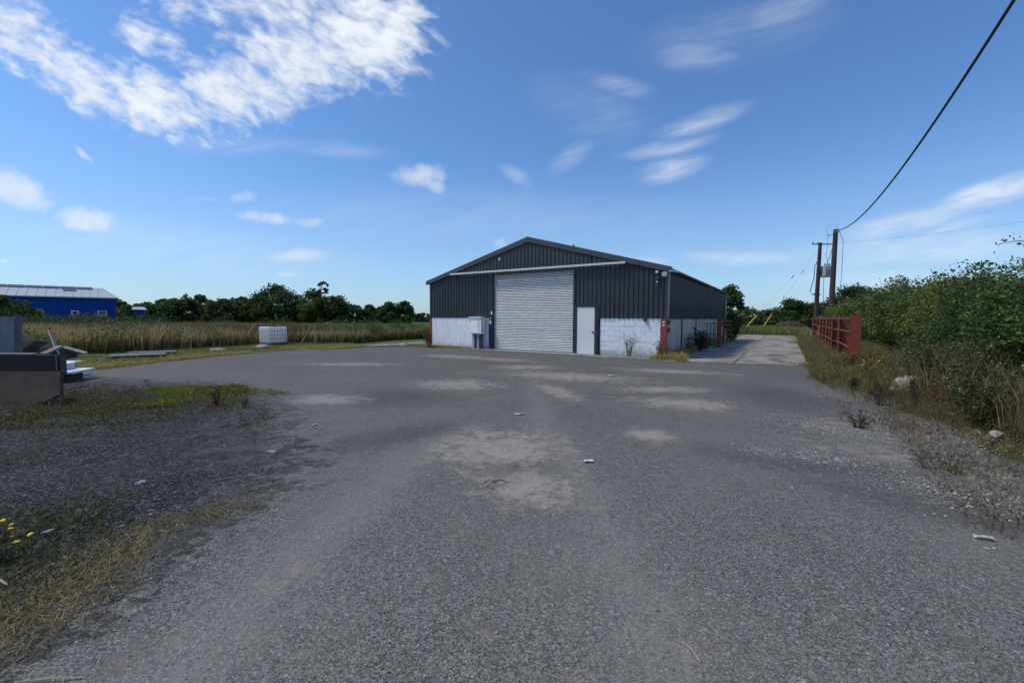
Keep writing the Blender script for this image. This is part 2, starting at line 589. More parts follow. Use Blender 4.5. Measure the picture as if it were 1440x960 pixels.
def mat_yard():
    m = bpy.data.materials.new('yard_surface')
    m.use_nodes = True
    t = NT(m.node_tree)
    b = t.nodes['Principled BSDF']
    co = t.n('ShaderNodeTexCoord').outputs['Object']
    def attr(nm):
        return t.n('ShaderNodeAttribute', attribute_name=nm).outputs['Fac']
    n_big = t.noise(co, .55, 5, .6)
    n_mid = t.noise(co, 3.2, 6, .65)
    n_fine = t.noise(co, 26, 5, .7)
    def vor(scale):
        nd = t.n('ShaderNodeTexVoronoi', i_Scale=scale)
        t.l(co, nd.inputs['Vector'])
        sp = t.n('ShaderNodeSeparateColor')
        t.l(nd.outputs['Color'], sp.inputs[0])
        return sp.outputs[0], nd.outputs['Distance']
    v1, d1 = vor(95)
    v2, d2 = vor(30)
    v3, d3 = vor(19)
    vg, dg = vor(44)
    # worn tarmac: light and dark chips in a grey binder
    v4, d4 = vor(190)
    n_grain = t.noise(co, 110, 4, .7)
    asp = t.mix(t.step(v1, .1, .9), (.022, .0215, .021), (.150, .147, .143))
    asp = t.mix(.5, asp, t.mix(t.step(v4, .1, .9), (.016, .016, .016), (.175, .172, .167)))
    asp = t.mix(t.math('MULTIPLY', t.step(v1, .93, .97), .55), asp, (.25, .24, .225))
    asp = t.mix(t.math('MULTIPLY', t.step(n_grain, .5, .62), .75), asp, (.016, .016, .016))
    asp = t.mix(t.math('MULTIPLY', t.step(n_fine, .5, .72), .35), asp, (.036, .036, .036))
    asp = t.mix(t.math('MULTIPLY', t.step(n_big, .38, .7), .35), asp, (.112, .109, .104))
    asp = t.mix(t.math('MULTIPLY', t.step(n_mid, .52, .75), .35), asp, (.042, .041, .041))
    n_rag = t.noise(co, 9.0, 9, .8)
    edge = lambda a, amt=.8, lo=.38, hi=.68: t.step(t.math('ADD', attr(a), t.math('MULTIPLY', t.math('SUBTRACT', t.math('ADD', t.math('ADD', t.math('MULTIPLY', n_mid, .5), t.math('MULTIPLY', n_rag, .7)), t.math('MULTIPLY', n_grain, .30)), .75), amt * 1.9)), lo, hi)
    asp = t.mix(t.math('MULTIPLY', edge('wear', 1.2, .2, 1.1), .42), asp, (.145, .14, .134))
    asp = t.mix(t.math('MULTIPLY', edge('dark', 1.4, .25, 1.0), .5), asp, (.03, .03, .031))
    silt = t.mix(t.step(n_grain, .3, .7), (.12, .114, .098), (.27, .255, .22))
    asp = t.mix(t.math('MULTIPLY', edge('pale', 2.3, .2, 1.2), .85), asp, silt)
    asp = t.mix(1.0, asp, (1.86, 1.80, 1.70), 'MULTIPLY')
    # crushed blue-grey stone
    grv = t.mix(t.step(vg, .1, .95), (.012, .013, .015), (.15, .16, .178))
    grv = t.mix(t.math('MULTIPLY', t.step(v1, .3, .9), .5), grv, (.03, .032, .036))
    grv = t.mix(t.math('MULTIPLY', t.step(n_big, .4, .65), .5), grv, (.034, .035, .037))
    grv = t.mix(t.math('MULTIPLY', t.step(dg, .3, .6), .7), grv, (.014, .015, .017))
    grv = t.mix(t.math('MULTIPLY', t.step(n_mid, .4, .66), .65), grv, (.022, .021, .020))
    soil_shade = t.mix(n_fine, (.010, .009, .008), (.040, .035, .027))  # dark earth tone, also carrying the painted shading of the left foreground
    soil_shade = t.mix(t.step(vg, .72, .92), soil_shade, (.10, .105, .112))
    grv = t.mix(edge('soil_shade', .9), grv, soil_shade)
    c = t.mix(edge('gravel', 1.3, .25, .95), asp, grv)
    chips = t.mix(v1, (.04, .04, .042), (.30, .285, .26))
    c = t.mix(t.math('MULTIPLY', edge('chips', 1.4, .3, 1.0), t.step(v1, .35, .8)), c, chips)
    t.l(c, b.inputs['Base Color'])
    b.inputs['Roughness'].default_value = .92
    b.inputs['Specular IOR Level'].default_value = .25
    h = t.math('ADD', t.math('MULTIPLY', v1, .8), t.math('ADD', t.math('MULTIPLY', n_fine, .8), t.math('MULTIPLY', v3, t.math('MULTIPLY', edge('gravel', .9), 1.2))))
    bp = t.n('ShaderNodeBump', i_Strength=1.0, i_Distance=.016)
    t.l(h, bp.inputs['Height'])
    t.l(bp.outputs[0], b.inputs['Normal'])
    return m


def mat_ground():
    m = bpy.data.materials.new('field_ground')
    m.use_nodes = True
    t = NT(m.node_tree)
    b = t.nodes['Principled BSDF']
    co = t.n('ShaderNodeTexCoord').outputs['Object']
    n1 = t.noise(co, .06, 5, .6); n2 = t.noise(co, .7, 6, .65); n3 = t.noise(co, 14, 5, .7)
    g = t.mix(t.step(n1, .35, .65), (.095, .13, .035), (.15, .155, .055))
    g = t.mix(t.math('MULTIPLY', t.step(n2, .45, .68), .7), g, (.19, .155, .07))
    g = t.mix(t.math('MULTIPLY', n3, .5), g, (.05, .05, .022))
    t.l(g, b.inputs['Base Color'])
    b.inputs['Roughness'].default_value = .95
    b.inputs['Specular IOR Level'].default_value = .1
    bp = t.n('ShaderNodeBump', i_Strength=.8, i_Distance=.04)
    t.l(n3, bp.inputs['Height']); t.l(bp.outputs[0], b.inputs['Normal'])
    return m


def build_ground():
    # field sheet to the horizon, finer near the yard
    a = np.unique(np.concatenate([np.linspace(-40, 40, 81), np.array([-900, -500, -300, -200, -140, -100, -70, -52, 52, 70, 100, 140, 200, 300, 500, 900])]))
    X, Y = np.meshgrid(a, a, indexing='ij')
    P = np.c_[X.ravel(), Y.ravel()]
    yard = in_poly(P, np.array(YARD))
    z = -.035 + .012 * field(P, .5)
    n = len(a)
    I = np.arange(n * n).reshape(n, n)
    F = np.stack([I[:-1, :-1], I[1:, :-1], I[1:, 1:], I[:-1, 1:]], -1).reshape(-1, 4)
    tag(mesh_np('ground', np.c_[P, z], [F], mat_ground(), smooth=True), 'rough field ground of earth and short dry grass', kind='structure')
    # worn yard
    h = .11
    xs = np.arange(-16, 10.4, h); ys = np.arange(-3.0, 24.4, h)
    X, Y = np.meshgrid(xs, ys, indexing='ij')
    P = np.c_[X.ravel(), Y.ravel()]
    I = np.arange(len(P)).reshape(X.shape)
    F = np.stack([I[:-1, :-1], I[1:, :-1], I[1:, 1:], I[:-1, 1:]], -1).reshape(-1, 4)
    Cc = P[F].mean(1)
    d = poly_dist(Cc, YARD + YARD[:1])
    keep = in_poly(Cc, np.array(YARD)) & (d > .12 + .22 * (field(Cc, 2.2) + 1) * .5)
    # straight edge against the barn and the concrete
    F = F[keep]
    used = np.unique(F); mp = -np.ones(len(P), int); mp[used] = np.arange(len(used))
    P = P[used]; F = mp[F]
    gm = gravel_mask(P)
    rut = .012 * field(P, .8) + .006 * field(P, 2.4, 1)
    z = .012 + rut * .6 + gm * .008 * field(P, 6, 2)
    z -= .02 * ellipse_mask(P, 0, 4.3, 1.0, .9)
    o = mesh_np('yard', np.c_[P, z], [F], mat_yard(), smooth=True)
    tag(o, 'worn grey tarmac yard breaking into stony gravel', kind='structure')
    pale = np.zeros(len(P)); dark = np.zeros(len(P))
    for e in [(-1.27, 10.1, 1.0, .75), (3.3, 7.9, .95, .55, -20), (-.15, 5.2, .75, .8), (.15, 3.95, .4, .42), (1.9, 5.75, .3, .38), (1.6, 11.6, 1.8, .8, -25), (.4, 13.8, 1.0, .6),
              (-3.6, 8.2, .8, .5), (3.4, 9.5, 1.0, .4), (-5.5, 14.5, 1.6, .5), (-2.3, 17.5, 1.6, .7, -30), (-.3, 16.2, 1.2, .5, -30), (4.8, 12.8, 1.6, .5, -20), (5.2, 6.2, 1.0, .45, -40), (4.7, 4.5, 1.2, .4, -50), (1.0, 9.2, .3, 1.0, 15)]:
        pale = np.maximum(pale, ellipse_mask(P, *e))
    tyres = [[(-1.9, 1.0), (-1.75, 2.4), (-1.5, 3.8), (-.9, 5.6), (.4, 8.4), (1.4, 11.5), (1.9, 14.5)], [(-.5, 1.0), (-.3, 2.6), (.0, 4.2), (.6, 6.2), (1.7, 8.8), (2.7, 11.5), (3.2, 14)], [(2.2, 1.5), (2.1, 3.5), (2.3, 6), (3.4, 9), (5.5, 12), (8.4, 15)], [(-6.5, 14), (-3, 13.4), (0, 12.4), (3, 11.8)]]
    for ln in tyres:
        dark = np.maximum(dark, .45 * np.clip(1.15 - poly_dist(P, ln) / .24, 0, 1))
    for e in [(3.2, 4.7, 1.2, .55, -25), (3.9, 3.4, 1.4, .5, -35), (0.1, 4.55, .5, .22), (-1.6, 5.6, 1.4, .5, 40), (4.6, 3.4, .9, .6), (5.6, 8.5, 1.2, 1.6), (-2.4, 8.5, 1.2, 1.0)]:
        dark = np.maximum(dark, ellipse_mask(P, *e))
    wear = np.clip(1.1 - poly_dist(P, [(-1.2, 0), (-1.5, 1.6), (-1.45, 2.6), (-1.3, 3.6), (-1.2, 4.6), (-.6, 6.2)]) / .55, 0, 1)
    wear = np.maximum(wear, .9 * np.clip(1.0 - poly_dist(P, [(.6, 0), (.7, 3), (.5, 6), (.5, 12)]) / .6, 0, 1))
    soil_shade = np.zeros(len(P))  # bare earth, plus shading toward the left corner painted into the colour
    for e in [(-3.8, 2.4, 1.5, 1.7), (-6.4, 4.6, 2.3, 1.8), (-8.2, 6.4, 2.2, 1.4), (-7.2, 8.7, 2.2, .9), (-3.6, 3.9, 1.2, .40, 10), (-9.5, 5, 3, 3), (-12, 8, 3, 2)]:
        soil_shade = np.maximum(soil_shade, ellipse_mask(P, *e))
    soil_shade = np.maximum(soil_shade, np.clip(1.1 - poly_dist(P, TONGUE) / .3, 0, 1))
    chips = np.zeros(len(P))
    for e in [(4.7, 6.0, 1.3, .45, -48), (4.25, 3.7, .9, .5, -40), (3.4, 4.9, .9, .35, -20), (7.0, 8.6, .7, 1.2, 30), (6.1, 6.1, .6, 1.2, 20), (5.0, 5.2, 1.2, .6, -40), (4.6, 3.2, .9, .5, -40)]:
        chips = np.maximum(chips, ellipse_mask(P, *e))
    pale *= np.where((P[:, 0] > 4) & (P[:, 1] < 8), .6, 1.0)
    for nm, arr in dict(gravel=gm, pale=pale, dark=dark, wear=wear, soil_shade=soil_shade, chips=chips).items():
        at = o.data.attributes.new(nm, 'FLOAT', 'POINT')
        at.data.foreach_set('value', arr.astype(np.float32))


build_ground()
CONC = M('weathered_concrete', (.33, .315, .28), (.22, .21, .18), 1.1, .9, bump=.5, bump_scale=30, spots=((.14, .13, .105), .7, .5), streak=None, spec=.2)


def slab(parent, quad, z=.028, th=.1, mat=CONC):
    """flat cast slab with slightly broken edges; quad in barn frame"""
    q = [Vector((a, b, 0)) for a, b in quad]
    n = 10
    top = []
    for i in range(4):
        for k in range(n):
            p = q[i].lerp(q[(i + 1) % 4], k / n)
            top.append((p.x + random.uniform(-.025, .025), p.y + random.uniform(-.025, .025)))
    m = MB()
    m.prism(top, 'z', z - th, z)
    return m.build('slab', mat, parent)


apron = empty('concrete_track', BO, -YAW)
tag(apron, 'cracked concrete track of cast slabs beside the barn', kind='structure')
tj = [(-1.1, -.05), (6.1, 6.25), (12.2, 12.3), (18.3, 18.4), (24.4, 24.5), (31, 31.2)]
for i in range(5):
    (a0, a1), (b0, b1) = tj[i], tj[i + 1]
    sl = slab(apron, [(12.9, a0 + .03), (15.1, (a0 + a1) / 2 + .03), (15.1, (b0 + b1) / 2 - .03), (12.9, b0 - .03)], .03 + random.uniform(-.004, .004))
    sl = slab(apron, [(15.13, (a0 + a1) / 2 + .03), (17.3, a1 + .03), (17.3, b1 - .03), (15.13, (b0 + b1) / 2 - .03)], .03 + random.uniform(-.004, .004))
strip = empty('concrete_strip', BO, -YAW)
tag(strip, 'pale concrete strip running back along the left side of the barn', kind='structure')
for i in range(3):
    slab(strip, [(-3.6, -2.0 + i * 5), (-.1, .1 + i * 5), (-.1, 4.95 + i * 5), (-3.6, 2.9 + i * 5)], .03 + i * .003)

# ------------------------------------------------------------------ barn
BW, BL, EAVE, PEAK, CL = 12.67, 17.95, 3.54, 5.27, 1.6
CLAD = M('charcoal_cladding', (.027, .028, .032), (.034, .035, .040), 1.5, .5, bump=.05, streak=((.045, .047, .052), .35))
CLAD2 = M('charcoal_gable_cladding', (.036, .038, .043), (.046, .048, .053), 1.5, .5, streak=((.06, .062, .066), .35))
TRIM = M('charcoal_flashing', (.05, .053, .059), (.06, .063, .07), 2, .45)
GALV = M('galvanised_steel', (.46, .49, .52), (.38, .41, .44), 8, .42, metal=.75)
DARK = M('dark_frame_paint', (.018, .018, .024), (.025, .025, .03), 6, .5)
WPAINT = M('white_wall_paint', (.80, .82, .85), (.70, .73, .77), 5, .85, bump=.5, bump_scale=60, spots=((.60, .63, .66), 7, .36), spec=.2, var=.07, splash=((.30, .29, .23), .34, .75))
WREND = M('white_render', (.77, .79, .82), (.66, .69, .73), 4, .85, bump=.35, bump_scale=30, streak=((.5, .53, .58), .6), spec=.2, splash=((.30, .29, .23), .30, .75))
RED = M('red_oxide_steel', (.27, .048, .026), (.19, .04, .024), 9, .65, streak=((.12, .05, .03), .6), spots=((.10, .045, .03), 14, .4), var=.3)
PCON = M('precast_concrete', (.72, .67, .58), (.52, .48, .42), 3, .9, bump=.5, bump_scale=30, streak=((.16, .12, .095), .75), spec=.2, splash=((.15, .135, .09), .45, .8))
DOORP = M('pale_grey_door_paint', (.76, .79, .79), (.72, .75, .75), 3, .5)
PLAS = M('white_plastic', (.75, .76, .76), (.65, .66, .66), 12, .4)
BLACK = M('black_rubber', (.015, .015, .016), (.02, .02, .02), 10, .6)

barn = empty('barn', BO, -YAW, 'charcoal clad barn with a large roller door and white lower walls', 'barn')


def roofz(s):
    return EAVE + (PEAK - EAVE) * (1 - abs(s - BW / 2) / (BW / 2))


PROF = [(0, 0), (.055, 0), (.085, 1), (.125, 1), (.155, 0), (.2, 0)]


def sheet(name, a0, a1, zb, zt, place, mat, parent, depth=.035, pitch=.2):
    """one box-profile metal sheet; place(a, out, z) gives a local point"""
    xs = []
    k = math.floor(a0 / pitch) - 1
    while k * pitch < a1 + pitch:
        for (q, d) in PROF[:-1]:
            xs.append((k * pitch + q * pitch / .2, d))
        k += 1
    xs = [q for q in xs if a0 - 1e-6 <= q[0] <= a1 + 1e-6]
    if xs[0][0] > a0 + 1e-4: xs.insert(0, (a0, 0))
    if xs[-1][0] < a1 - 1e-4: xs.append((a1, 0))
    m = MB()
    vs_, fs_ = [], []
    th = .006
    n = len(xs)
    for (a, d) in xs:
        o = d * depth
        t_, b_ = (zt(a) if callable(zt) else zt), (zb(a) if callable(zb) else zb)
        vs_ += [place(a, o, b_), place(a, o, t_), place(a, o - th, b_), place(a, o - th, t_)]
    for i in range(n - 1):
        p, q = i * 4, i * 4 + 4
        fs_ += [(p, q, q + 1, p + 1), (p + 2, p + 3, q + 3, q + 2), (p + 1, q + 1, q + 3, p + 3), (p, p + 2, q + 2, q)]
    fs_ += [(0, 1, 3, 2), (4 * n - 4, 4 * n - 2, 4 * n - 1, 4 * n - 3)]
    m.add(vs_, fs_)
    return m.build(name, mat, parent)


front = lambda off: (lambda a, o, z: (a, -(off + o), z))
sidep = lambda off: (lambda a, o, z: (BW + off + o, a, z))
RAIL = 3.83
# lower front sheets left of the roller door
edges = [.02, 1.05, 2.05, 3.05, 4.05]
for i in range(4):
    sheet('cladding_sheet', edges[i] + .004, edges[i + 1] - .004, CL, lambda a: min(RAIL, roofz(a) - .05), front(.03 + .003 * (i % 2)), CLAD, barn)
edges = [8.72, 9.82, 10.82, 11.78, 12.66]
for i in range(4):
    sheet('cladding_sheet', edges[i] + .004, edges[i + 1] - .004, CL if i else 2.2, lambda a: min(RAIL, roofz(a) - .05), front(.03 + .003 * (i % 2)), CLAD, barn)
# gable sheets over the rail
e = [1.05 + i * 1.056 for i in range(11)]
for i in range(10):
    sheet('gable_sheet', e[i] + .004, e[i + 1] - .004, RAIL - .09, lambda a: max(RAIL - .05, roofz(a) - .04), front(.075 + .003 * (i % 2)), CLAD2, barn)
# side, rear and far sheets
for i in range(18):
    sheet('cladding_sheet', i * BL / 18 + .004, (i + 1) * BL / 18 - .004, CL - .02, EAVE - .03, sidep(.03 + .003 * (i % 2)), CLAD, barn)
sheet('cladding_sheet', 0, BL, CL, EAVE - .03, lambda a, o, z: (-.03 - o, a, z), CLAD, barn)
sheet('cladding_sheet', 0, BW, .1, lambda a: roofz(a) - .04, lambda a, o, z: (a, BL + .03 + o, z), CLAD, barn)
# roof slopes
for sgn in (0, 1):
    def place(a, o, z, sgn=sgn):
        sx = -.14 + (BW / 2 + .14) * z if sgn == 0 else BW + .14 - (BW / 2 + .14) * z
        zz = EAVE + .03 - .14 * (PEAK - EAVE) / (BW / 2) + (PEAK - EAVE + .14 * (PEAK - EAVE) / (BW / 2)) * z
        return (sx, a, zz + o)
    sheet('roof_sheet', -.1, BL + .1, 0.0, 1.0, place, CLAD, barn)
MB().prism([(BW / 2 - .3, PEAK - .02), (BW / 2, PEAK + .1), (BW / 2 + .3, PEAK - .02), (BW / 2, PEAK + .075)], 'y', -.12, BL + .12).build('ridge_cap', TRIM, barn)
for sg in (-1, 1):
    x0 = BW / 2 + sg * (BW / 2 + .16)
    z0 = EAVE - .16 * (PEAK - EAVE) / (BW / 2)
    m = MB()
    m.prism([(x0, z0 - .11), (x0, z0 + .1), (BW / 2, PEAK + .11), (BW / 2, PEAK - .12)], 'y', -.155, -.115)
    m.build('verge_flashing', TRIM, barn)
    MB().prism([(x0, z0 + .08), (x0, z0 + .11), (BW / 2, PEAK + .125), (BW / 2, PEAK + .105)], 'y', -.153, .05).build('verge_cap', TRIM, barn)
# gutters
for sg, x in ((-1, -.16), (1, BW + .16)):
    g = MB()
    pr = []
    for k in range(9):
        an = math.pi + math.pi * k / 8
        pr.append((x + .075 * math.cos(an), EAVE - .04 + .075 * math.sin(an)))
    for k in range(8, -1, -1):
        an = math.pi + math.pi * k / 8
        pr.append((x + .068 * math.cos(an), EAVE - .036 + .068 * math.sin(an)))
    g.prism(pr, 'y', -.1, BL + .1)
    go = g.build('gutter', TRIM, barn)
    for k in range(7):
        MB().box(x - .085 if sg > 0 else x - .01, x + .01 if sg > 0 else x + .085, .6 + k * 2.75, .63 + k * 2.75, EAVE - .125, EAVE - .1).build('gutter_bracket', GALV if k == 3 else TRIM, go)
MB().box(BW + .07, BW + .27, -.16, .5, EAVE - .13, EAVE - .075).build('gutter_end', GALV, barn)
MB().tube([(BW + .16, BL - .1, EAVE - .1), (BW + .12, BL - .05, EAVE - .4), (BW + .12, BL - .05, .0)], .04, 8).build('downpipe', GALV, barn)
MB().tube([(BW + .1, 9.9, EAVE - .1), (BW + .22, 10.2, EAVE - .28)], .035, 6).build('gutter_stub', GALV, barn)
# corner flashing
MB().box(BW - .02, BW + .085, -.085, -.07, CL - .02, EAVE - .12).box(BW + .072, BW + .085, -.069, .05, CL - .02, EAVE - .12).build('corner_flashing', TRIM, barn)
MB().box(BW + .062, BW + .09, -.1, -.082, CL + .02, EAVE - .14).build('corner_trim', M('dull_trim', (.17, .18, .2), (.13, .14, .15), 6, .5), barn)
# left rendered wall
MB().box(.14, 4.02, -.02, .2, -.05, CL + .06).build('rendered_wall', WREND, barn)
# right block wall: each block on its own in the white paint
MB().box(9.9, 12.44, .0, .2, -.05, CL + .05).build('mortar_wall', WREND, barn)
blk = None
for r_ in range(8):
    off = 0 if r_ % 2 else -.22
    x = 9.9 + off
    while x < 12.44 - .05:
        xa, xb = max(x, 9.9), min(x + .435, 12.44)
        z0 = -.02 + r_ * .215
        if xb - xa > .06:
            full = abs(xb - xa - .435) < .01
            if full and blk is None:
                blk = MB().box(0, .427, -.014, .03, 0, .206, bev=.006).build('block', WPAINT, barn)
                blk.location = (xa + .004, 0, z0)
            elif full:
                share(blk, 'block', barn, (xa + .004 + random.uniform(-.002, .002), random.uniform(-.007, .004), z0 + random.uniform(-.002, .002)), (0, 0, random.uniform(-.006, .006)))
            else:
                q = MB().box(0, xb - xa - .008, -.014, .03, 0, .206, bev=.006).build('block', WPAINT, barn)
                q.location = (xa + .004, random.uniform(-.006, .004), z0)
        x += .435
# precast panels of the long side
pe = [.12, 1.05, 1.95, 2.82, 3.95, 5.1, 6.38, 7.75, 9.1, 10.9, 12.78, 14.5, 16.2, 17.9]
MB().box(BW - .2, BW - .11, .1, BL - .05, -.05, CL).build('inner_wall', PCON, barn)
for i in range(len(pe) - 1):
    q = MB().box(-.11, .0, pe[i] + .018, pe[i + 1] - .018, -.05, CL + .05, bev=.012).build('wall_panel', PCON, barn)
    q.location = (BW + random.uniform(-.02, .012), 0, 0)
for z in (1.05, 1.35):
    MB().box(BW - .02, BW + .018, .22, .6, z, z + .17, bev=.005).build('infill_block', M('blue_grey_block', (.075, .09, .115), (.06, .07, .09), 12, .85), barn)
for tt in (2.84, 6.4, 12.8):
    MB().box(BW - .03, BW + .03, tt - .05, tt + .05, -.05, CL + .03).build('stanchion', M('rusty_stanchion', (.10, .06, .04), (.06, .045, .035), 8, .8), barn)
# columns
for x0, x1 in ((12.45, 12.67), (.0, .13)):
    m = MB()
    w = x1 - x0
    m.box(x0, x1, -.045, -.03, -.05, CL).box(x0, x1, .12, .135, -.05, CL).box(x0 + w * .46, x0 + w * .54, -.029, .119, -.05, CL)
    m.box(x1 - .012, x1 - .001, -.0295, .1195, -.05, CL)
    cl_ = m.build('column', RED, barn)
    if x0 > 5:
        for z in (1.42, 1.3):
            MB().box(x0 + .07, x0 + .15, -.052, -.046, z, z + .055).build('tag_plate', PLAS, cl_)
# roller door
dj = MB().box(4.05, 4.30, -.07, .2, 0, RAIL - .02).build('door_jamb', DARK, barn)
MB().box(8.66, 8.76, -.07, .2, 0, RAIL - .02).build('door_jamb', DARK, barn)
MB().box(4.31, 8.65, .09, .25, 3.74, RAIL - .02).build('roller_housing', DARK, barn)
SHUT = M('galvanised_shutter', (.58, .60, .61), (.47, .49, .50), 5, .6, metal=.2, streak=((.62, .62, .60), .5), var=.08)
door = empty('roller_door', (0, 0, 0))
door.parent = barn
ns = 48
sh = (3.76 - .06) / ns
pr = [(.06, 0)]
for k in range(7):
    q = k / 6
    pr.append((.06 - .030 * math.sin(math.pi * q) ** .8 - .004, sh * (.04 + .9 * q)))
pr.append((.06, sh * .97))
s0 = MB().prism(pr, 'x', 4.31, 8.65).build('slat', SHUT, door)
for v in s0.data.vertices:
    pass
for k in range(ns):
    if k == 0:
        s0.location = (0, 0, .06)
    else:
        share(s0, 'slat', door, (0, random.uniform(-.003, .003), .06 + k * sh), (random.uniform(-.03, .03), 0, 0))
MB().box(4.31, 8.65, .01, .07, .0, .058).build('bottom_bar', GALV, door)
MB().box(3.8, 9.8, -.28, -.075, -.05, .035, bev=.01).build('door_sill', M('pale_sill', (.42, .42, .40), (.34, .34, .32), 3, .9, spec=.2), barn)
for z, w in ((1.78, .09), (1.3, .1), (1.52, .05)):
    MB().box(4.17 - w / 2 + (.07 if z > 1.7 else 0), 4.17 + w / 2 + (.07 if z > 1.7 else 0), -.105, -.072, z, z + w * 1.5, bev=.008).build('switch_box', PLAS, dj)
# pedestrian door
MB().box(8.765, 8.83, -.08, .12, 0, 2.2).box(9.68, 9.86, -.08, .12, 0, 2.2).box(8.835, 9.675, -.08, .12, 2.1, 2.2).build('door_frame', DARK, barn)
pd = MB().box(8.84, 9.67, -.05, .0, .04, 2.09, bev=.004).build('door', DOORP, barn)
kn = MB()
kn.tube([(9.6, -.05, 1.0), (9.6, -.085, 1.0)], .018, 10)
kn.tube([(9.6, -.085, 1.0), (9.6, -.095, 1.0), (9.6, -.12, 1.0), (9.6, -.13, 1.0)], [.02, .036, .036, .02], 10)
kn.build('door_knob', BLACK, pd)
MB().box(9.57, 9.63, -.056, -.0505, .94, 1.06).build('lock_plate', GALV, pd)
# old sliding-door rail
rl = MB().box(1.66, 11.04, -.27, -.19, RAIL + .0, RAIL + .085, bev=.008).build('door_rail', M('galvanised_rail', (.62, .64, .66), (.52, .54, .56), 8, .5, metal=.3), barn)
for k in range(9):
    x = 1.9 + k * 1.12
    MB().box(x, x + .05, -.188, -.1, RAIL + .02, RAIL + .06).build('rail_bracket', GALV, rl)
for k in range(14):
    x = 4.5 + k * .33
    MB().box(x, x + .05, -.135, -.112, RAIL + .27, RAIL + .31).build('fixing', BLACK, barn)
# lamps and alarm
fl = MB().box(12.24, 12.34, -.2, -.1, 3.38, 3.47, bev=.01).tube([(12.29, -.05, 3.42), (12.29, -.14, 3.43)], .015, 6).build('floodlight', PLAS, barn)
MB().box(12.22, 12.36, -.115, -.075, 3.12, 3.26, bev=.01).tube([(12.27, -.1, 3.16), (12.27, -.22, 3.1)], .035, 8).build('security_camera', M('dark_camera', (.05, .05, .055), (.07, .07, .07), 8, .4), barn)
MB().box(12.27, 12.33, -.20, -.12, 3.0, 3.08, bev=.01).build('camera_lens', PLAS, barn)
an_ = MB()
an_.tube([(12.58, -.075, 3.33), (12.58, -.12, 3.33), (12.58, -.145, 3.33)], [.12, .12, .09], 16)
an_.build('alarm_sounder', M('grey_alarm_case', (.4, .42, .44), (.33, .35, .37), 10, .45), barn)
MB().box(4.72, 4.80, -.17, -.12, 4.4, 4.52, bev=.01).build('gable_lamp', PLAS, barn)
MB().box(.04, .12, -.17, -.08, 3.2, 3.32, bev=.01).build('security_camera', PLAS, barn)
MB().box(11.78, 11.9, -.1, -.03, 1.5, 1.6, bev=.01).tube([(11.84, -.09, 1.53), (11.84, -.15, 1.49)], .03, 8).build('security_camera', BLACK, barn)
zr = roofz(8.55)
MB().tube([(8.55, .2, zr - .02), (8.55, .2, zr + .17), (8.52, .14, zr + .2)], .03, 6).build('roof_vent', DARK, barn)
# dark slab inside so no light leaks under the sheets
MB().box(.2, BW - .25, .3, BL - .3, -.05, .02).build('floor', CONC, barn)
MB().box(4.06, 8.74, .26, .3, .03, RAIL).build('inner_lining', DARK, barn)
MB().box(.1, 4.04, -.015, .03, CL + .07, 3.5).box(8.77, BW - .1, -.015, .03, CL + .65, 3.5).build('inner_lining', DARK, barn)

# electricity cabinet in front of the left wall
cab = empty('electricity_cabinet', L(3.45, -.3), -YAW, 'pale grey electricity cabinet on posts beside the roller door', 'cabinet')
CABM = M('pale_cabinet_paint', (.86, .87, .82), (.82, .83, .78), 4, .5)
b0 = MB().box(-.3, .42, -.17, .2, .8, 1.6, bev=.012).build('housing', CABM, cab)
cd = MB().box(-.27, .28, -.192, -.172, .84, 1.56, bev=.006).build('door', CABM, cab)
MB().prism([(-.22, 1.6), (.24, 1.6), (.24, 1.625), (-.22, 1.66)], 'x', -.33, .45).build('lid', CABM, cab)
for z in (1.0, 1.4):
    MB().box(-.262, -.235, -.205, -.193, z, z + .06).build('hinge', BLACK, cd)
MB().tube([(.2, -.193, 1.22), (.2, -.215, 1.22)], .02, 8).build('lock', BLACK, cd)
MB().box(-.27, 0.27, -.196, -.1925, 1.49, 1.515).build('seam', M('grey_seam', (.35, .38, .38)), cd)
for x in (-.15, .14):
    MB().box(x - .07, x + .05, -.06, .1, 0, .8).build('post', M('grey_post', (.32, .36, .40), (.25, .29, .33), 6, .6), cab)
for x in (-.0, .29):
    MB().box(x - .03, x + .05, -.02, .08, 0, .8).build('conduit', M('dark_conduit', (.03, .04, .045), (.05, .055, .06), 8, .5), cab)

# ------------------------------------------------------------------ red railing on the right and the gates
rail_root = empty('red_railing', BO, -YAW, 'red oxide cattle railing of steel posts and thin rails along the track', 'railing')


def ibeam(w, d, h, name, parent, loc, rz=0.0):
    t_ = .016
    m = MB()
    m.box(-w / 2, w / 2, -d / 2, -d / 2 + t_, -.1, h).box(-w / 2, w / 2, d / 2 - t_, d / 2, -.1, h).box(-t_ / 2, t_ / 2, -d / 2 + t_ + .0005, d / 2 - t_ - .0005, -.1, h)
    o = m.build(name, RED, parent)
    o.location = loc; o.rotation_euler = (0, 0, rz)
    return o


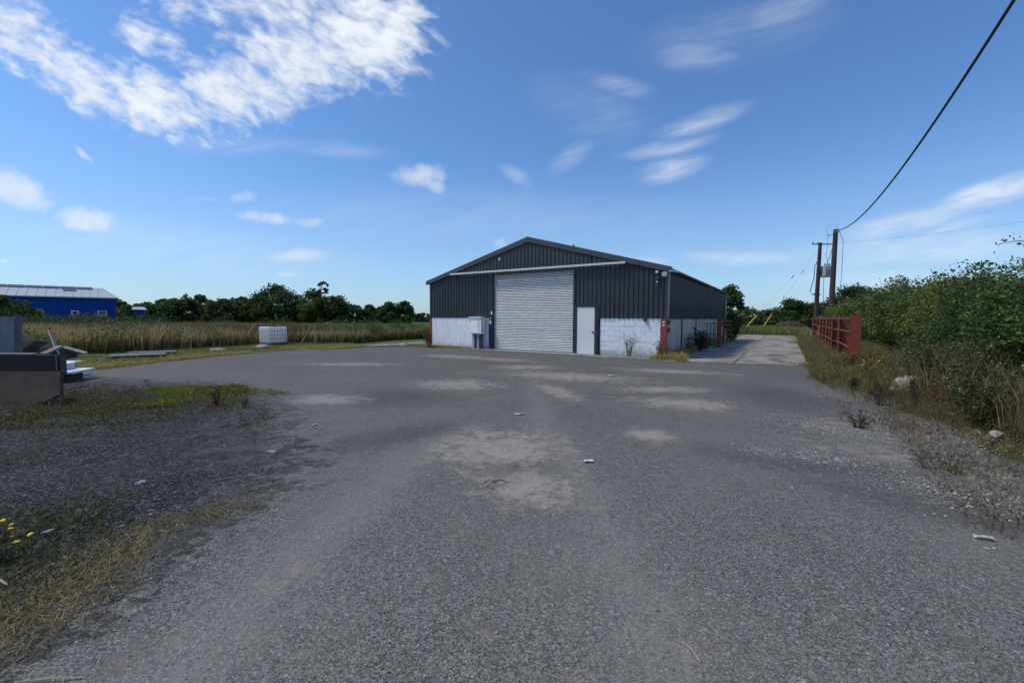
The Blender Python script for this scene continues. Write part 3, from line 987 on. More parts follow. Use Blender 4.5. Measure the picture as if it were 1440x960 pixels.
tpos = [0, 3.5, 5.9, 8.0, 10.1, 12.3, 14.6, 24.0]
p0 = ibeam(.27, .2, 1.72, 'post', rail_root, (18.5, 0, 0), R(8))
for k, tt in enumerate(tpos[1:]):
    if k == 0:
        p1 = ibeam(.19, .27, 1.7, 'post', rail_root, (18.5, tt, 0), R(98))
    else:
        share(p1, 'post', rail_root, (18.5 + random.uniform(-.05, .05), tt, random.uniform(-.06, .03)), (0, random.uniform(-.02, .02), R(98 + random.uniform(-4, 4))))
RAILM = M('worn_red_rail', (.20, .075, .065), (.16, .05, .045), 9, .6, streak=((.26, .19, .17), .4))
for z in (1.62, 1.18, .68):
    pts = [(18.5 - .12, -.05, z)]
    for tt in tpos[1:]:
        pts.append((18.38, tt, z + random.uniform(-.04, .03)))
    MB().tube(pts, .024, 7).build('rail', RAILM, rail_root)
gate = empty('red_field_gate', L(13.55, 8.3), -YAW, 'open red tubular gate on a heavy post beside the barn corner', 'gate')
ibeam(.2, .2, 1.83, 'post', gate, (0, 0, 0), R(10))
lf = MB()
for k, tt in enumerate((.35, 1.9, 3.6, 5.4)):
    MB().tube([(-.02 + .02 * k, tt, .08), (-.02 + .02 * k, tt, 1.5)], .04, 8).build('upright', RED, gate)
for z in (.3, .6, .9, 1.2, 1.46):
    MB().tube([(.0, .15, z), (.05, 5.4, z)], .024, 7).build('rail', RED, gate)
for x in (-.2, -.42, -.62):
    MB().tube([(x, .02, .1), (x, .02, 1.35)], .02, 6).build('bar', DARK, gate)
for z in (.12, .75, 1.33):
    MB().tube([(-.1, .02, z), (-.78, .02, z)], .02, 6).build('bar', DARK, gate)

# ------------------------------------------------------------------ poles, wires
WOOD = M('creosoted_pole', (.060, .032, .026), (.042, .024, .021), 5, .8, streak=((.10, .06, .05), .5))
poleN = empty('utility_pole', (33.02, 44.3, 0), 0, 'taller timber pole carrying the heavy overhead cable', 'utility pole')
MB().tube([(0, 0, -.3), (.05, 0, 5), (.13, 0, 10.75)], [.27, .245, .205], 12).build('pole', WOOD, poleN)
MB().tube([(.0, -.1, 10.25), (-.6, -.15, 10.1), (-.85, -.15, 10.2)], .03, 6).build('bracket', DARK, poleN)
pts = []
for k in range(9):
    a = math.pi * k / 8
    pts.append((-.35 + .62 * math.cos(a), -.2, 10.62 + .5 * math.sin(a)))
pts.append((-.85, -.2, 10.3))
MB().tube(pts, .012, 5).build('cable_loop', BLACK, poleN)
MB().box(-.02, .34, -.3, -.18, 10.45, 10.56).build('clamp', GALV, poleN)
MB().tube([(.35, -.2, 10.5), (.75, -.25, 9.6), (.72, -.3, 6), (.5, -.25, 3), (.3, -.25, .2)], .022, 5).build('down_cable', M('grey_cable', (.12, .13, .14)), poleN)
MB().tube([(-.75, -.2, 10.1), (-.9, -.2, 8.0), (-.35, -.24, 6.2)], .018, 5).build('stray_cable', M('grey_cable', (.12, .13, .14)), poleN)
poleF = empty('utility_pole', (40.95, 57.4, 0), 0, 'shorter looking timber pole with a grey transformer and crossarm', 'utility pole')
MB().tube([(-.2, 0, -.3), (-.1, 0, 6), (.02, 0, 11.7)], [.28, .25, .2], 12).build('pole', WOOD, poleF)
arm = MB().box(-1.25, 1.9, -.33, -.22, 11.4, 11.53).build('crossarm', DARK, poleF)
for x in (-1.15, -.5, 1.75):
    MB().tube([(x, -.27, 11.53), (x, -.27, 11.62), (x, -.27, 11.7), (x, -.27, 11.76)], [.04, .07, .04, .06], 8).build('insulator', M('grey_porcelain', (.2, .2, .22), (.15, .15, .17), 8, .3), arm)
TRF = M('transformer_paint', (.42, .45, .48), (.35, .38, .41), 6, .5)
tr = MB().box(.3, 1.42, -.6, .3, 7.15, 8.6, bev=.05).build('transformer', TRF, poleF)
for k in range(5):
    MB().box(.38 + k * .2, .43 + k * .2, -.7, -.602, 7.3, 8.4).build('cooling_fin', TRF, tr)
for x in (.6, .9, 1.2):
    MB().tube([(x, -.2, 8.6), (x, -.2, 8.75), (x, -.2, 8.9), (x, -.2, 9.0)], [.05, .1, .06, .03], 8).build('bushing', M('grey_porcelain', (.2, .2, .22)), tr)
MB().tube([(.9, -.2, 9.0), (1.2, -.2, 9.8), (1.6, -.25, 11.45)], .035, 5).build('lead', BLACK, poleF)
MB().box(.15, .5, -.15, .1, 7.6, 7.75).build('mount', DARK, poleF)
MB().tube([(-.2, -.25, 9.6), (-.75, -.25, 8.6), (-.8, -.25, 7.0), (-1.25, -.25, 5.2), (-1.0, -.25, 4.9), (-.2, -.25, 4.95)], .045, 6).build('hanging_cable', BLACK, poleF)
MB().box(-.9, .1, -.35, -.24, 4.78, 4.92).build('bracket', DARK, poleF)
MB().tube([(.55, -.2, 7.1), (.62, -.2, 3.5), (.4, -.2, .3)], .03, 5).build('earth_cable', M('grey_cable', (.12, .13, .14)), poleF)
YEL = M('yellow_guard', (.62, .42, .06), (.5, .33, .05), 6, .55)
top = Vector((40.98, 57.1, 11.3))
for (ax, ay, lb) in ((32.45, 59.9, 'yellow stay wire guard leaning nearest the barn corner'), (35.3, 60.6, 'yellow stay wire guard leaning nearer the utility poles')):
    a = Vector((ax, ay, 0)); d = (top - a).normalized()
    st = empty('stay_wire', a, 0, lb, 'stay wire', 'stay wires of the transformer pole')
    MB().tube([Vector((0, 0, -.1)) + d * 0.2, d * 2.6], .085, 8).build('guard', YEL, st)
    MB().tube([d * 2.0, top - a], .008, 5).build('wire', M('steel_wire', (.12, .12, .13)), st)
    MB().tube([d * (9.0), d * 9.5], .05, 6).build('insulator', DARK, st)
# heavy overhead cable
A, E_ = Vector((33.16, 44.15, 10.62)), Vector((10.56, 8.0, 10.0))
pts = []
for k in range(46):
    q = k / 36
    p = A.lerp(E_, q) if q <= 1 else A + (E_ - A) * q
    p.z -= 4 * 1.6 * q * (1 - q)
    pts.append(p)
ca = MB().tube(pts, .042, 7).build('overhead_cable', BLACK)
tag(ca, 'thick black overhead cable sagging from the taller pole across the sky', 'cable')
pts = [Vector((42.8, 57.2, 11.55)).lerp(Vector((44.5, 36, 10.0)), k / 12) for k in range(13)]
for k, p in enumerate(pts):
    p.z -= .9 * (k / 12) * (1 - k / 12)
tag(MB().tube(pts, .007, 5).build('power_wire', M('steel_wire', (.12, .12, .13))), 'thin wire running right from the crossarm above the hedge', 'cable')

# ------------------------------------------------------------------ trees and hedges
TREE_A = leafmat('tree_leaves_deep', [(0.027, 0.048, 0.018), (0.050, 0.080, 0.025), (0.085, 0.125, 0.037)], .33)
TREE_B = leafmat('tree_leaves_mid', [(0.040, 0.066, 0.021), (0.070, 0.110, 0.030), (0.112, 0.156, 0.045)], .33)
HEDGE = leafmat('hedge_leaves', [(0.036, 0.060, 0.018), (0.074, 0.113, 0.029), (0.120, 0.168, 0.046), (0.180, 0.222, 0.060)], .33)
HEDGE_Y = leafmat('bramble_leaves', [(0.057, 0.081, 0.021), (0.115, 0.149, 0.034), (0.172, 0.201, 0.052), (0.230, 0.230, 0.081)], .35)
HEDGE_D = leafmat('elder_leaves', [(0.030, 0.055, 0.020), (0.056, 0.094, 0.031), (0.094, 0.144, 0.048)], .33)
BARK = M('bark', (.07, .055, .04), (.045, .036, .028), 12, .9, bump=.6)


def tree(name, label, x, y, h, cw, seed, n=2600, leaf=.42, mat=TREE_A, lean=0.0, low=.12, group='trees and bushes along the far field edge', cat='tree', nclump=60, top_thin=False, depth=None):
    """crown of leaf clumps round limb ends; cw = crown width"""
    global rng
    keep = rng
    rng = np.random.default_rng(seed)
    root = empty(name, (x, y, 0), 0, label, cat, group)
    depth = depth or cw
    z0, z1 = h * low, h
    # clump centres in an uneven egg, fuller at the rim
    nc = nclump
    P = unit(rng.normal(size=(nc, 3))) * rng.uniform(.25, 1, (nc, 1)) ** .45
    zr_ = P[:, 2] * .5 + .5
    wprof = np.sin(np.pi * np.clip(zr_ * .82 + .16, 0, 1)) ** .6
    C = np.c_[P[:, 0] * cw * .5 * wprof, P[:, 1] * depth * .5 * wprof, z0 + (z1 - z0) * zr_ * .96]
    C[:, :2] *= (1 + .25 * field(C, 1.6 / max(cw, 1), seed % 3))[:, None]
    C[:, 0] += lean * (C[:, 2] / h) ** 2
    rad = rng.uniform(.10, .2, nc) * min(cw, h) * (.7 if top_thin else 1)
    k = rng.integers(0, nc, n)
    off = unit(rng.normal(size=(n, 3))) * (rng.uniform(0, 1, (n, 1)) ** .5) * rad[k][:, None] * np.array([1.15, 1.15, .8])
    Q = C[k] + off
    Q[:, 2] = np.maximum(Q[:, 2], .15)
    V, F = leaves_mesh(Q, rng.uniform(.6, 1.3, n) * leaf, up=np.c_[off[:, :2] * .5, np.zeros(n)], width=.7, droop=.2)
    tb = MB()
    th = h * (.55 if low > .05 else .4)
    r0 = max(.05, h * .02)
    tb.tube([(0, 0, -.2), (lean * .1, .03, th * .5), (lean * .3, 0, th), (lean * .7, 0, h * .85)], [r0 * 1.25, r0, r0 * .7, r0 * .2], 7)
    for i in rng.choice(nc, min(16, nc), replace=False):
        e_ = C[i]; zb = min(th * rng.uniform(.35, 1.0), e_[2] * .9)
        b_ = np.array([lean * .3 * zb / th, 0, zb])
        mid = b_ * .5 + e_ * .5 + np.array([0, 0, -.05 * h])
        tb.tube([b_, mid, e_], [r0 * .5, r0 * .32, r0 * .1], 5)
    tb.build('trunk', BARK, root)
    mesh_np('crown', V, [F], mat, root)
    rng = keep
    return root


def px(u, Y):
    """ground x for an image column at distance Y (used while laying out)"""
    return (u - 720) / 600 * 1.0 * Y * .998


def ht(v, Y):
    return 1.6 + (447.5 - v) / 600 * Y


far = [  # column, distance, top row, crown width in columns, label, kind
    (208, 96, 427, 26, 'small dark bush beside the blue annexe roof', 'b'),
    (232, 100, 423, 34, 'low rounded bush at the left end of the far tree line', 'b'),
    (260, 98, 415, 40, 'leafy bush with a small spiky top in the far tree line', 'a'),
    (285, 104, 416, 38, 'broad bush right of the spiky topped one in the far tree line', 'b'),
    (312, 99, 421, 36, 'flat topped bush in the middle of the far tree line', 'a'),
    (338, 104, 419, 36, 'low bush touching the left flank of the big round tree', 'b'),
    (362, 101, 420, 30, 'dark shrub tucked under the left edge of the big round tree', 'a'),
    (390, 103, 401, 58, 'biggest round headed tree of the far tree line behind the water tank', 'a'),
    (422, 107, 424, 34, 'dark shrub filling the gap between the two tallest far trees', 'a'),
    (442, 103, 409, 36, 'tall tree right of the round one with a thin leaning top', 'b'),
    (471, 105, 414, 36, 'medium tree just right of the thin topped tree', 'a'),
    (496, 108, 429, 32, 'low bush sloping down right of the medium tree', 'b'),
    (520, 110, 430, 32, 'low dark bush in the right half of the far tree line', 'a'),
    (545, 112, 425, 26, 'rounded bush near the right end of the far tree line', 'b'),
    (568, 113, 425, 22, 'end bush of the far tree line before the gap by the barn', 'a'),
    (594, 150, 440, 30, 'tiny distant bush seen between the tree line and the barn', 'a'),
    (170, 118, 421, 22, 'round distant tree behind the blue annexe', 'a'),
    (196, 130, 428, 26, 'distant bush showing above the annexe roof', 'b'),
]
for i, (u, Y, v, w, lb, kd) in enumerate(far):
    cw = w / 600 * Y * 1.55
    tree('tree', lb, px(u, Y), Y, ht(v, Y), cw, 100 + i, n=5200 if w < 50 else 8500, leaf=.55 if w < 50 else .55, mat=TREE_A if kd == 'a' else TREE_B,
         low=-.04, nclump=70 if w < 50 else 130)
tree('tree', 'thin leaning sparse tree poking above the far tree line', px(447, 102), 102, ht(394, 102), 3.4, 160, n=700, leaf=.42, lean=1.6, low=.55, nclump=20, top_thin=True)
tree('tree', 'dark bush growing in front of the left end of the blue shed', px(2, 44), 44, ht(416, 44), 7.2, 170, n=3600, leaf=.3, low=.0, nclump=60, group='bushes round the blue shed')
tree('tree', 'smaller dark bush below the blue shed wall right of the larger one', px(38, 46), 46, ht(433, 46), 3.6, 171, n=1600, leaf=.28, low=.0, nclump=34, group='bushes round the blue shed')
tree('tree', 'green bush in front of the low blue annexe', px(178, 74), 74, ht(431, 74), 3.2, 172, n=1400, leaf=.34, low=.0, nclump=30, group='bushes round the blue shed')
# beyond the track, right of the barn
right = [(1025, 50, 400, 30, 'leafy tree rising behind the far corner of the barn', 'b', 4200),
         (1048, 70, 430, 34, 'bush behind the left yellow stay guard', 'b', 2200),
         (1078, 72, 434, 36, 'bush behind the right yellow stay guard', 'a', 2200),
         (1112, 70, 417, 38, 'taller bush at the end of the concrete track', 'a', 2600),
         (1138, 70, 424, 30, 'dark bush right behind the transformer pole', 'a', 2200),
         (1196, 58, 398, 46, 'dark twiggy tree rising behind the hedge beside the poles', 'a', 3400),
         (1222, 50, 405, 36, 'dark twiggy bush above the hedge right of the poles', 'a', 2200),
         (1162, 72, 421, 40, 'dark bush in the gap between the two poles', 'a', 2200)]
for i, (u, Y, v, w, lb, kd, n) in enumerate(right):
    tree('tree', lb, px(u, Y), Y, ht(v, Y), w / 600 * Y * 1.5, 200 + i, n=n * 2, leaf=.32, mat=TREE_A if kd == 'a' else TREE_B, low=-.03, nclump=80, group='trees and bushes beyond the track')
for i in range(5):   # low scrub filling in under the track-end bushes
    u = 1030 + i * 26
    tree('tree', ['low scrub left of the first yellow stay guard', 'low scrub between the two yellow stay guards', 'low scrub right of the second yellow stay guard', 'low scrub at the far end of the track', 'low scrub left of the last red post'][i],
         px(u, 66), 66, ht(447, 66) + .4, 3.6, 230 + i, n=1500, leaf=.28, mat=TREE_B, low=0, nclump=24, group='trees and bushes beyond the track', cat='bush')


def build_hedge():
    root = empty('overgrown_hedge', L(21.6, 4), -YAW, 'long overgrown green hedge along the right side of the track', 'hedge')
    # local frame: x across (s-21.6), y along (t-4)
    def dims(t):
        h = 2.58 + .16 * np.clip((t - 2) / 5, -1, 1) + .24 * np.sin(t * .9) + .2 * np.sin(t * 2.3 + 1) + np.where(t > 12, (t - 12) * .012, 0)
        w = 1.55 + .22 * np.sin(t * 1.3 + 2)
        return h, w
    spr = []
    kinds = [('hawthorn_foliage', HEDGE, []), ('bramble_foliage', HEDGE_Y, []), ('elder_foliage', HEDGE_D, [])]
    for (t0, t1, nc, per, size) in ((-11, 3, 3000, 42, .08), (3, 12, 1900, 34, .10), (12, 34, 2100, 24, .17)):
        t = rng.uniform(t0, t1, nc)
        h, w = dims(t)
        th = rng.uniform(-.25, 1.05, nc) * np.pi   # from the foot of the track side over the top
        r = rng.uniform(.0, 1, nc) ** .3
        lump = 1 + .24 * field(np.c_[t, th * 2.0], 1.1) + .13 * field(np.c_[t, th * 2], 2.6, 1)
        cx = -np.cos(th); sx = np.sin(th)
        C = np.c_[np.sign(cx) * np.abs(cx) ** .7 * w * lump * r, t - 4, np.maximum(.15, (.3 + .7 * np.sign(sx) * np.abs(sx) ** .75) * h * (.55 + .45 * lump) * (.35 + .65 * r))]
        C[:, 0] *= np.interp(C[:, 2] / h, [0, .22, .45, .7, 1], [.45, .62, 1.0, 1.04, 1.0])
        C[:, 2] = np.where(th < 0, rng.uniform(.1, h * .45, nc), C[:, 2])
        gap = field(np.c_[t, C[:, 2] * 1.3], 2.2, 2)
        keep = gap > -.62 + .5 * (C[:, 2] < .8)
        C, t, h = C[keep], t[keep], h[keep]
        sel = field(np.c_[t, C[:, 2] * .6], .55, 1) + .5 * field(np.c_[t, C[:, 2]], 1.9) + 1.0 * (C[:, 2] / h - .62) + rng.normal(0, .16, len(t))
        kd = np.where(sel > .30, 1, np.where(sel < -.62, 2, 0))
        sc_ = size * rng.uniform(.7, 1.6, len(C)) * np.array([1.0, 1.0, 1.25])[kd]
        for q in range(3):
            Ck = C[kd == q]; sk = sc_[kd == q]
            k = np.repeat(np.arange(len(Ck)), per)
            o = rng.normal(size=(len(k), 3)) * np.array([.14, .17, .11]) * (1 + (size - .08) * 5)
            Q = Ck[k] + o
            Q[:, 2] = np.maximum(Q[:, 2], .05)
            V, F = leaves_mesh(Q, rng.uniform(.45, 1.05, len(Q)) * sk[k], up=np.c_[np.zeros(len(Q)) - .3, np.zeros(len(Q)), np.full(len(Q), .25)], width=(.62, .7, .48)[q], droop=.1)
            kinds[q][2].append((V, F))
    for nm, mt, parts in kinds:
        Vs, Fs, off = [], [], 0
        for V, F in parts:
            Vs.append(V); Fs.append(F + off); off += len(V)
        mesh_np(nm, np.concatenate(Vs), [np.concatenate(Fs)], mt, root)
    # arching sprays along the top, each with its own leaves
    for q in range(26):
        t = rng.uniform(-6, 16)
        if q < 4: t = (5.0, 3.6, -1.5, 8.0)[q]
        h, w = dims(np.array([t])); h = float(h[0])
        d = rng.normal(size=2); d = d / np.linalg.norm(d)
        Ls = rng.uniform(.5, 1.2) * (1.5 if q < 3 else 1)
        n = 8
        pts = [(rng.uniform(-.8, .3) * 0 - .4 + d[0] * Ls * (k / n), t - 4 + d[1] * Ls * (k / n), h - .1 + Ls * (.9 * (k / n) - .62 * (k / n) ** 2)) for k in range(n + 1)]
        m = MB(); m.tube(pts, [.012 - .0009 * k for k in range(n + 1)], 4)
        st = m.build('spray', BARK, root)
        C = np.array(pts)[rng.integers(2, n + 1, 34)] + rng.normal(0, .06, (34, 3))
        V, F = leaves_mesh(C, rng.uniform(.06, .11, 34), width=.6)
        mesh_np('spray_leaves', V, [F], HEDGE, st)
    m = MB()
    for q in range(60):
        t = rng.uniform(-11, 30); x = rng.uniform(-.7, .7)
        hh = rng.uniform(1.4, 2.4)
        m.tube([(x, t - 4, -.1), (x + rng.uniform(-.3, .3), t - 4 + rng.uniform(-.3, .3), hh * .5), (x + rng.uniform(-.6, .6), t - 4 + rng.uniform(-.6, .6), hh)], [.05, .035, .015], 5)
    m.build('stems', BARK, root)


build_hedge()

# ------------------------------------------------------------------ blue shed far left
BLUE = M('blue_cladding', (.003, .058, .29), (.004, .066, .32), 2, .6, streak=((.002, .02, .15), .5), spec=.15)
ROOFP = M('pale_shed_roof', (.40, .42, .46), (.34, .36, .40), .8, .5)
PANEL = M('dark_roof_panel', (.05, .055, .075), (.07, .075, .09), 3, .3)
sx, sy = -69.3, 75.0
sv = Vector((-.72, -.69, 0)).normalized()
shed = empty('blue_shed', (sx, sy, 0), math.atan2(sv.y, sv.x), 'long bright blue shed with a pale metal roof at the far left', 'shed')
# local x runs left along the wall, local -y runs back
LS, DS, EV, RG = 26.0, 12.0, 4.9, 6.75
MB().box(0, LS, -DS, 0, -.1, EV).build('wall', BLUE, shed)
rf = MB().add([(-.3, .3, EV), (LS + .3, .3, EV + .0), (LS - 1, -6, RG), (1.6, -6, RG), (-.3, -DS - .3, EV), (LS + .3, -DS - .3, EV),
               (-.3, .3, EV - .12), (LS + .3, .3, EV - .12), (-.3, -DS - .3, EV - .12), (LS + .3, -DS - .3, EV - .12)],
              [(0, 1, 2, 3), (5, 4, 3, 2), (0, 3, 4), (1, 5, 2), (0, 6, 7, 1), (4, 5, 9, 8), (0, 4, 8, 6), (1, 7, 9, 5), (6, 8, 9, 7)]).build('roof', ROOFP, shed)
slope = (RG - EV) / 6.3
for k in range(25):
    x = .2 + k * 1.03
    xa = x + (1.6 - x) * 0
    MB().prism([(.28, EV + .0), (-5.6, EV + slope * 5.88), (-5.6, EV + slope * 5.88 + .06), (.28, EV + .06)], 'x', max(x, 1.7), max(x, 1.7) + .05).build('roof_rib', ROOFP, rf) if x > 1.6 else None
def roof_panel(x0, x1, y0, y1, nm):
    z = lambda y: EV + slope * (.3 - y) + .1
    MB().add([(x0, y0, z(y0)), (x1, y0, z(y0)), (x1, y1, z(y1)), (x0, y1, z(y1)), (x0, y0, z(y0) + .06), (x1, y0, z(y0) + .06), (x1, y1, z(y1) + .06), (x0, y1, z(y1) + .06)],
             [(0, 1, 2, 3), (4, 7, 6, 5), (0, 4, 5, 1), (2, 6, 7, 3), (0, 3, 7, 4), (1, 5, 6, 2)]).build(nm, PANEL, rf)
for k in range(11):
    roof_panel(3.0 + k * 2.0, 4.9 + k * 2.0, -4.7, -5.9, 'solar_panel')
roof_panel(5.0, 6.6, -3.3, -4.3, 'roof_light')
MB().box(-.3, LS + .3, .3, .42, EV - .18, EV - .02).build('gutter', ROOFP, shed)
WFRM = M('white_window_frame', (.72, .73, .73), (.62, .63, .63), 6, .5)
GLASS = M('dark_window_glass', (.02, .025, .03), (.03, .035, .04), 2, .12)
for x0, x1, z0, z1 in ((1.3, 2.45, 1.75, 2.6), (4.7, 5.6, 1.75, 2.6), (8.7, 9.6, 1.75, 2.6), (14, 15, 1.75, 2.6)):
    f = MB()
    w = .15
    f.box(x0, x1, .0, .1, z0, z0 + w).box(x0, x1, .0, .1, z1 - w * .7, z1).box(x0, x0 + w, .0, .1, z0 + w, z1 - w * .7).box(x1 - w, x1, .0, .1, z0 + w, z1 - w * .7)
    fo = f.build('window', WFRM, shed)
    MB().box(x0 + w, x1 - w, .01, .05, z0 + w, z1 - w * .7).build('pane', GLASS, fo)
for k in range(26):
    MB().box(k + .0, k + .06, .0, .045, .1, EV - .2).build('cladding_rib', BLUE, shed) if not any(a - .1 < k < b + .1 for a, b in ((1.3, 2.45), (4.7, 5.6), (8.7, 9.6), (14, 15))) else None
ann = empty('blue_annexe', (-67.2, 78.2, 0), math.atan2(sv.y, sv.x), 'low blue outbuilding with a flat pale roof next to the blue shed', 'shed')
MB().box(0, 3.0, -6, 0, -.1, 2.9).build('wall', BLUE, ann)
MB().add([(-.3, .3, 2.95), (3.0, .3, 2.95), (3.0, -6.3, 3.5), (-.3, -6.3, 3.5), (-.3, .3, 2.8), (3.0, .3, 2.8), (3.0, -6.3, 3.35), (-.3, -6.3, 3.35)],
         [(0, 1, 2, 3), (4, 7, 6, 5), (0, 4, 5, 1), (2, 6, 7, 3), (0, 3, 7, 4), (1, 5, 6, 2)]).build('roof', ROOFP, ann)
MB().box(.8, 1.8, 0.0, .06, 0, 2.1).build('door', M('dark_blue_door', (.02, .05, .16)), ann)

# ------------------------------------------------------------------ meadow and grass
G_GREEN = leafmat('meadow_blades_green', [(0.075, 0.112, 0.027), (0.125, 0.169, 0.037), (0.175, 0.206, 0.062)], .3, patch=((.12, .115, .045), .35))
G_TAN = leafmat('meadow_seed_tan', [(0.286, 0.209, 0.110), (0.396, 0.308, 0.176), (0.506, 0.418, 0.253)], .25)
G_RED = leafmat('meadow_dock_rust', [(.17, .085, .045), (.23, .13, .065), (.18, .15, .065)], .25)
G_OLIVE = leafmat('rank_blades_olive', [(0.062, 0.081, 0.027), (0.100, 0.112, 0.040), (0.150, 0.144, 0.062)], .3)
G_DRY = leafmat('short_dry_blades', [(.24, .195, .075), (.34, .28, .11), (.44, .36, .165), (.2, .21, .06)], .25)
G_FIELD = leafmat('field_blades', [(.13, .19, .045), (.16, .22, .055), (.20, .24, .07)], .3)

MEADOW = [(-60, 30), (-45, 22), (-30, 15.5), (-22, 16.5), (-17.2, 18.0), (-15.6, 21.5), (-14.6, 25.6), (-12, 25.8), (-10, 26.2), (-8.6, 30.5), (-5.6, 35), (-14, 37), (-22, 48), (-60, 60)]


def meadow_front(P):
    return poly_dist(P, [(-60, 30), (-45, 22), (-30, 15.5), (-22, 16.5), (-17.2, 18.0), (-15.6, 21.5), (-14.6, 25.6), (-12, 25.8), (-10, 26.2), (-8.6, 30.5), (-4.2, 38)])


def grass(name, label, poly, n, h, w, mat, dens=None, lean=.35, bend=.5, kind='stuff', hfun=None):
    P = scatter(poly, n, dens)
    hh = rng.uniform(h[0], h[1], len(P))
    if hfun is not None: hh = hh * hfun(P)
    V, F = blades_mesh(P + np.array([0, 0, -.03]), hh, rng.uniform(.7, 1.3, len(P)) * w, lean, bend)
    o = mesh_np(name, V, F, mat)
    return tag(o, label, kind=kind)


edge_d = lambda P: np.clip(1.15 - meadow_front(P) / 9.0, .16, 1)
grass('meadow_grass', 'tall green meadow grass behind the water tank', MEADOW, 70000, (.45, .95), .04, G_GREEN, edge_d, hfun=lambda P: (1 + .5 * field(P, .75)) * np.interp(P[:, 0], [-18, -13], [1, .72]))
left_d = lambda P: np.clip(1.15 - meadow_front(P) / 8.0, .1, 1) * np.clip(.08 + ellipse_mask(P, -21.8, 19.6, 3.2, 2.2, -10) + .8 * ellipse_mask(P, -16.6, 22.6, 1.8, 2.6) + .5 * ellipse_mask(P, -12, 27.5, 1.6, 1.2), 0, 1)
grass('meadow_seed_heads', 'tan seeding grass standing in the meadow', MEADOW, 21000, (.85, 1.35), .042, G_TAN, left_d, lean=.25, bend=.35, hfun=lambda P: (1 + .2 * field(P, .7)) * np.interp(P[:, 0], [-18, -13], [1, .75]))
grass('rusty_dock_patch', 'rust red dock stalks in the meadow', MEADOW, 8500, (.95, 1.45), .05, G_RED,
      lambda P: ellipse_mask(P, -22, 26.5, 6.5, 4, 20) * np.clip(.6 + .6 * field(P, .9, 2), .1, 1), lean=.2, bend=.2)
grass('rank_green_growth', 'rank dark green growth along the meadow front', MEADOW, 20000, (.4, .85), .05, G_OLIVE, lambda P: np.clip(1.1 - meadow_front(P) / 3.0, 0, 1))
grass('field_grass', 'bright green pasture grass in the far field', [(-95, 62), (-60, 48), (-30, 44), (-4, 44), (-4, 96), (-40, 100), (-95, 98)], 42000, (.25, .5), .14, G_FIELD, lambda P: np.clip(1.2 - (P[:, 1] - 44) / 70, .25, 1))
VERGE_L = [(-8.3, 22.6), (-9.0, 24.5), (-9.8, 26.3), (-14.6, 26), (-16, 21.5), (-17.6, 18), (-22, 16.5), (-28, 13), (-22, 9), (-15.0, 9.7), (-13.0, 12.8), (-12.1, 17.6), (-10.5, 21.2)]
grass('verge_grass', 'short dry grass verge at the left edge of the yard', VERGE_L, 60000, (.04, .13), .022, G_DRY, lambda P: np.clip(.75 + .5 * field(P, .9), .12, 1), lean=.9, bend=.9)
grass('verge_green', 'greener grass tufts on the left verge', VERGE_L, 14000, (.05, .2), .022, leafmat('fresh_verge_blades', [(.10, .15, .03), (.15, .20, .045), (.19, .22, .06)], .3), lambda P: np.clip(.1 + .9 * field(P, .7, 1), 0, 1) * np.clip(1.3 - meadow_front(P) / 3, .15, 1), lean=.8, bend=.8)

CL_D = leafmat('clump_leaves', [(0.056, 0.087, 0.028), (0.091, 0.129, 0.042), (0.140, 0.175, 0.059)], .25)


def clumps(name, label, poly, n, per, rad, hh, size, mat, dens):
    P = scatter(poly, n, dens)
    k = np.repeat(np.arange(n), per)
    sc = rng.uniform(.6, 1.3, n)
    o = unit(rng.normal(size=(len(k), 3))) * rng.uniform(0, 1, (len(k), 1)) ** .5 * np.array([rad, rad, hh * .55]) * sc[k][:, None]
    Q = P[k] + o + np.c_[np.zeros((len(k), 2)), (hh * .5 * sc)[k]]
    Q[:, 2] = np.maximum(Q[:, 2], .03)
    V, F = leaves_mesh(Q, rng.uniform(.6, 1.4, len(Q)) * size, up=np.array([[0, 0, .8]]), width=.35)
    tag(mesh_np(name, V, [F], mat), label, kind='stuff')


clumps('meadow_shrubs', 'leafy green weed clumps standing in the meadow', MEADOW, 330, 230, .7, 1.3, .14, CL_D, lambda P: np.clip(1.1 - meadow_front(P) / 7, .04, 1) * np.clip(.4 + .8 * field(P, .45), 0.05, 1) * np.clip(1 - 1.2 * np.maximum(ellipse_mask(P, -21.8, 19.6, 3.2, 2.2, -10), ellipse_mask(P, -16.6, 22.6, 1.8, 2.6)), .05, 1))
clumps('shed_nettles', 'tall grey green nettles massed before the blue shed', [(-52, 40), (-30, 27), (-22, 27), (-26, 33), (-40, 46), (-50, 50)], 110, 200, 1.0, 1.5, .22, leafmat('nettle_mass', [(.03, .05, .025), (.05, .075, .035), (.08, .105, .05)], .25), lambda P: np.ones(len(P)))
clumps('meadow_thistles', 'pale grey green thistle clumps in the meadow', MEADOW, 90, 200, .6, 1.45, .13, leafmat('thistle_leaves', [(.09, .11, .06), (.13, .15, .085), (.17, .18, .11)], .25), lambda P: np.clip(1.1 - meadow_front(P) / 9, .04, 1))

LE = [(-15.2, 10), (-13.2, 12.8), (-12.3, 17.6), (-10.7, 21.3), (-8.4, 22.6)]
grass('yard_edge_tufts', 'grass tufts straggling over the ragged left edge of the yard', [(-15.6, 9.6), (-11.0, 10.5), (-10.2, 17), (-9.2, 20.4), (-7.4, 21.9), (-8.6, 23), (-11, 22), (-13.4, 18)], 22000, (.08, .18), .02, G_DRY,
      lambda P: np.clip(1.0 - poly_dist(P, LE) / (.75 + .6 * field(P, .8)), 0, 1) * np.clip(.45 + .8 * field(P, 1.5, 1), 0, 1), lean=.9, bend=.9)

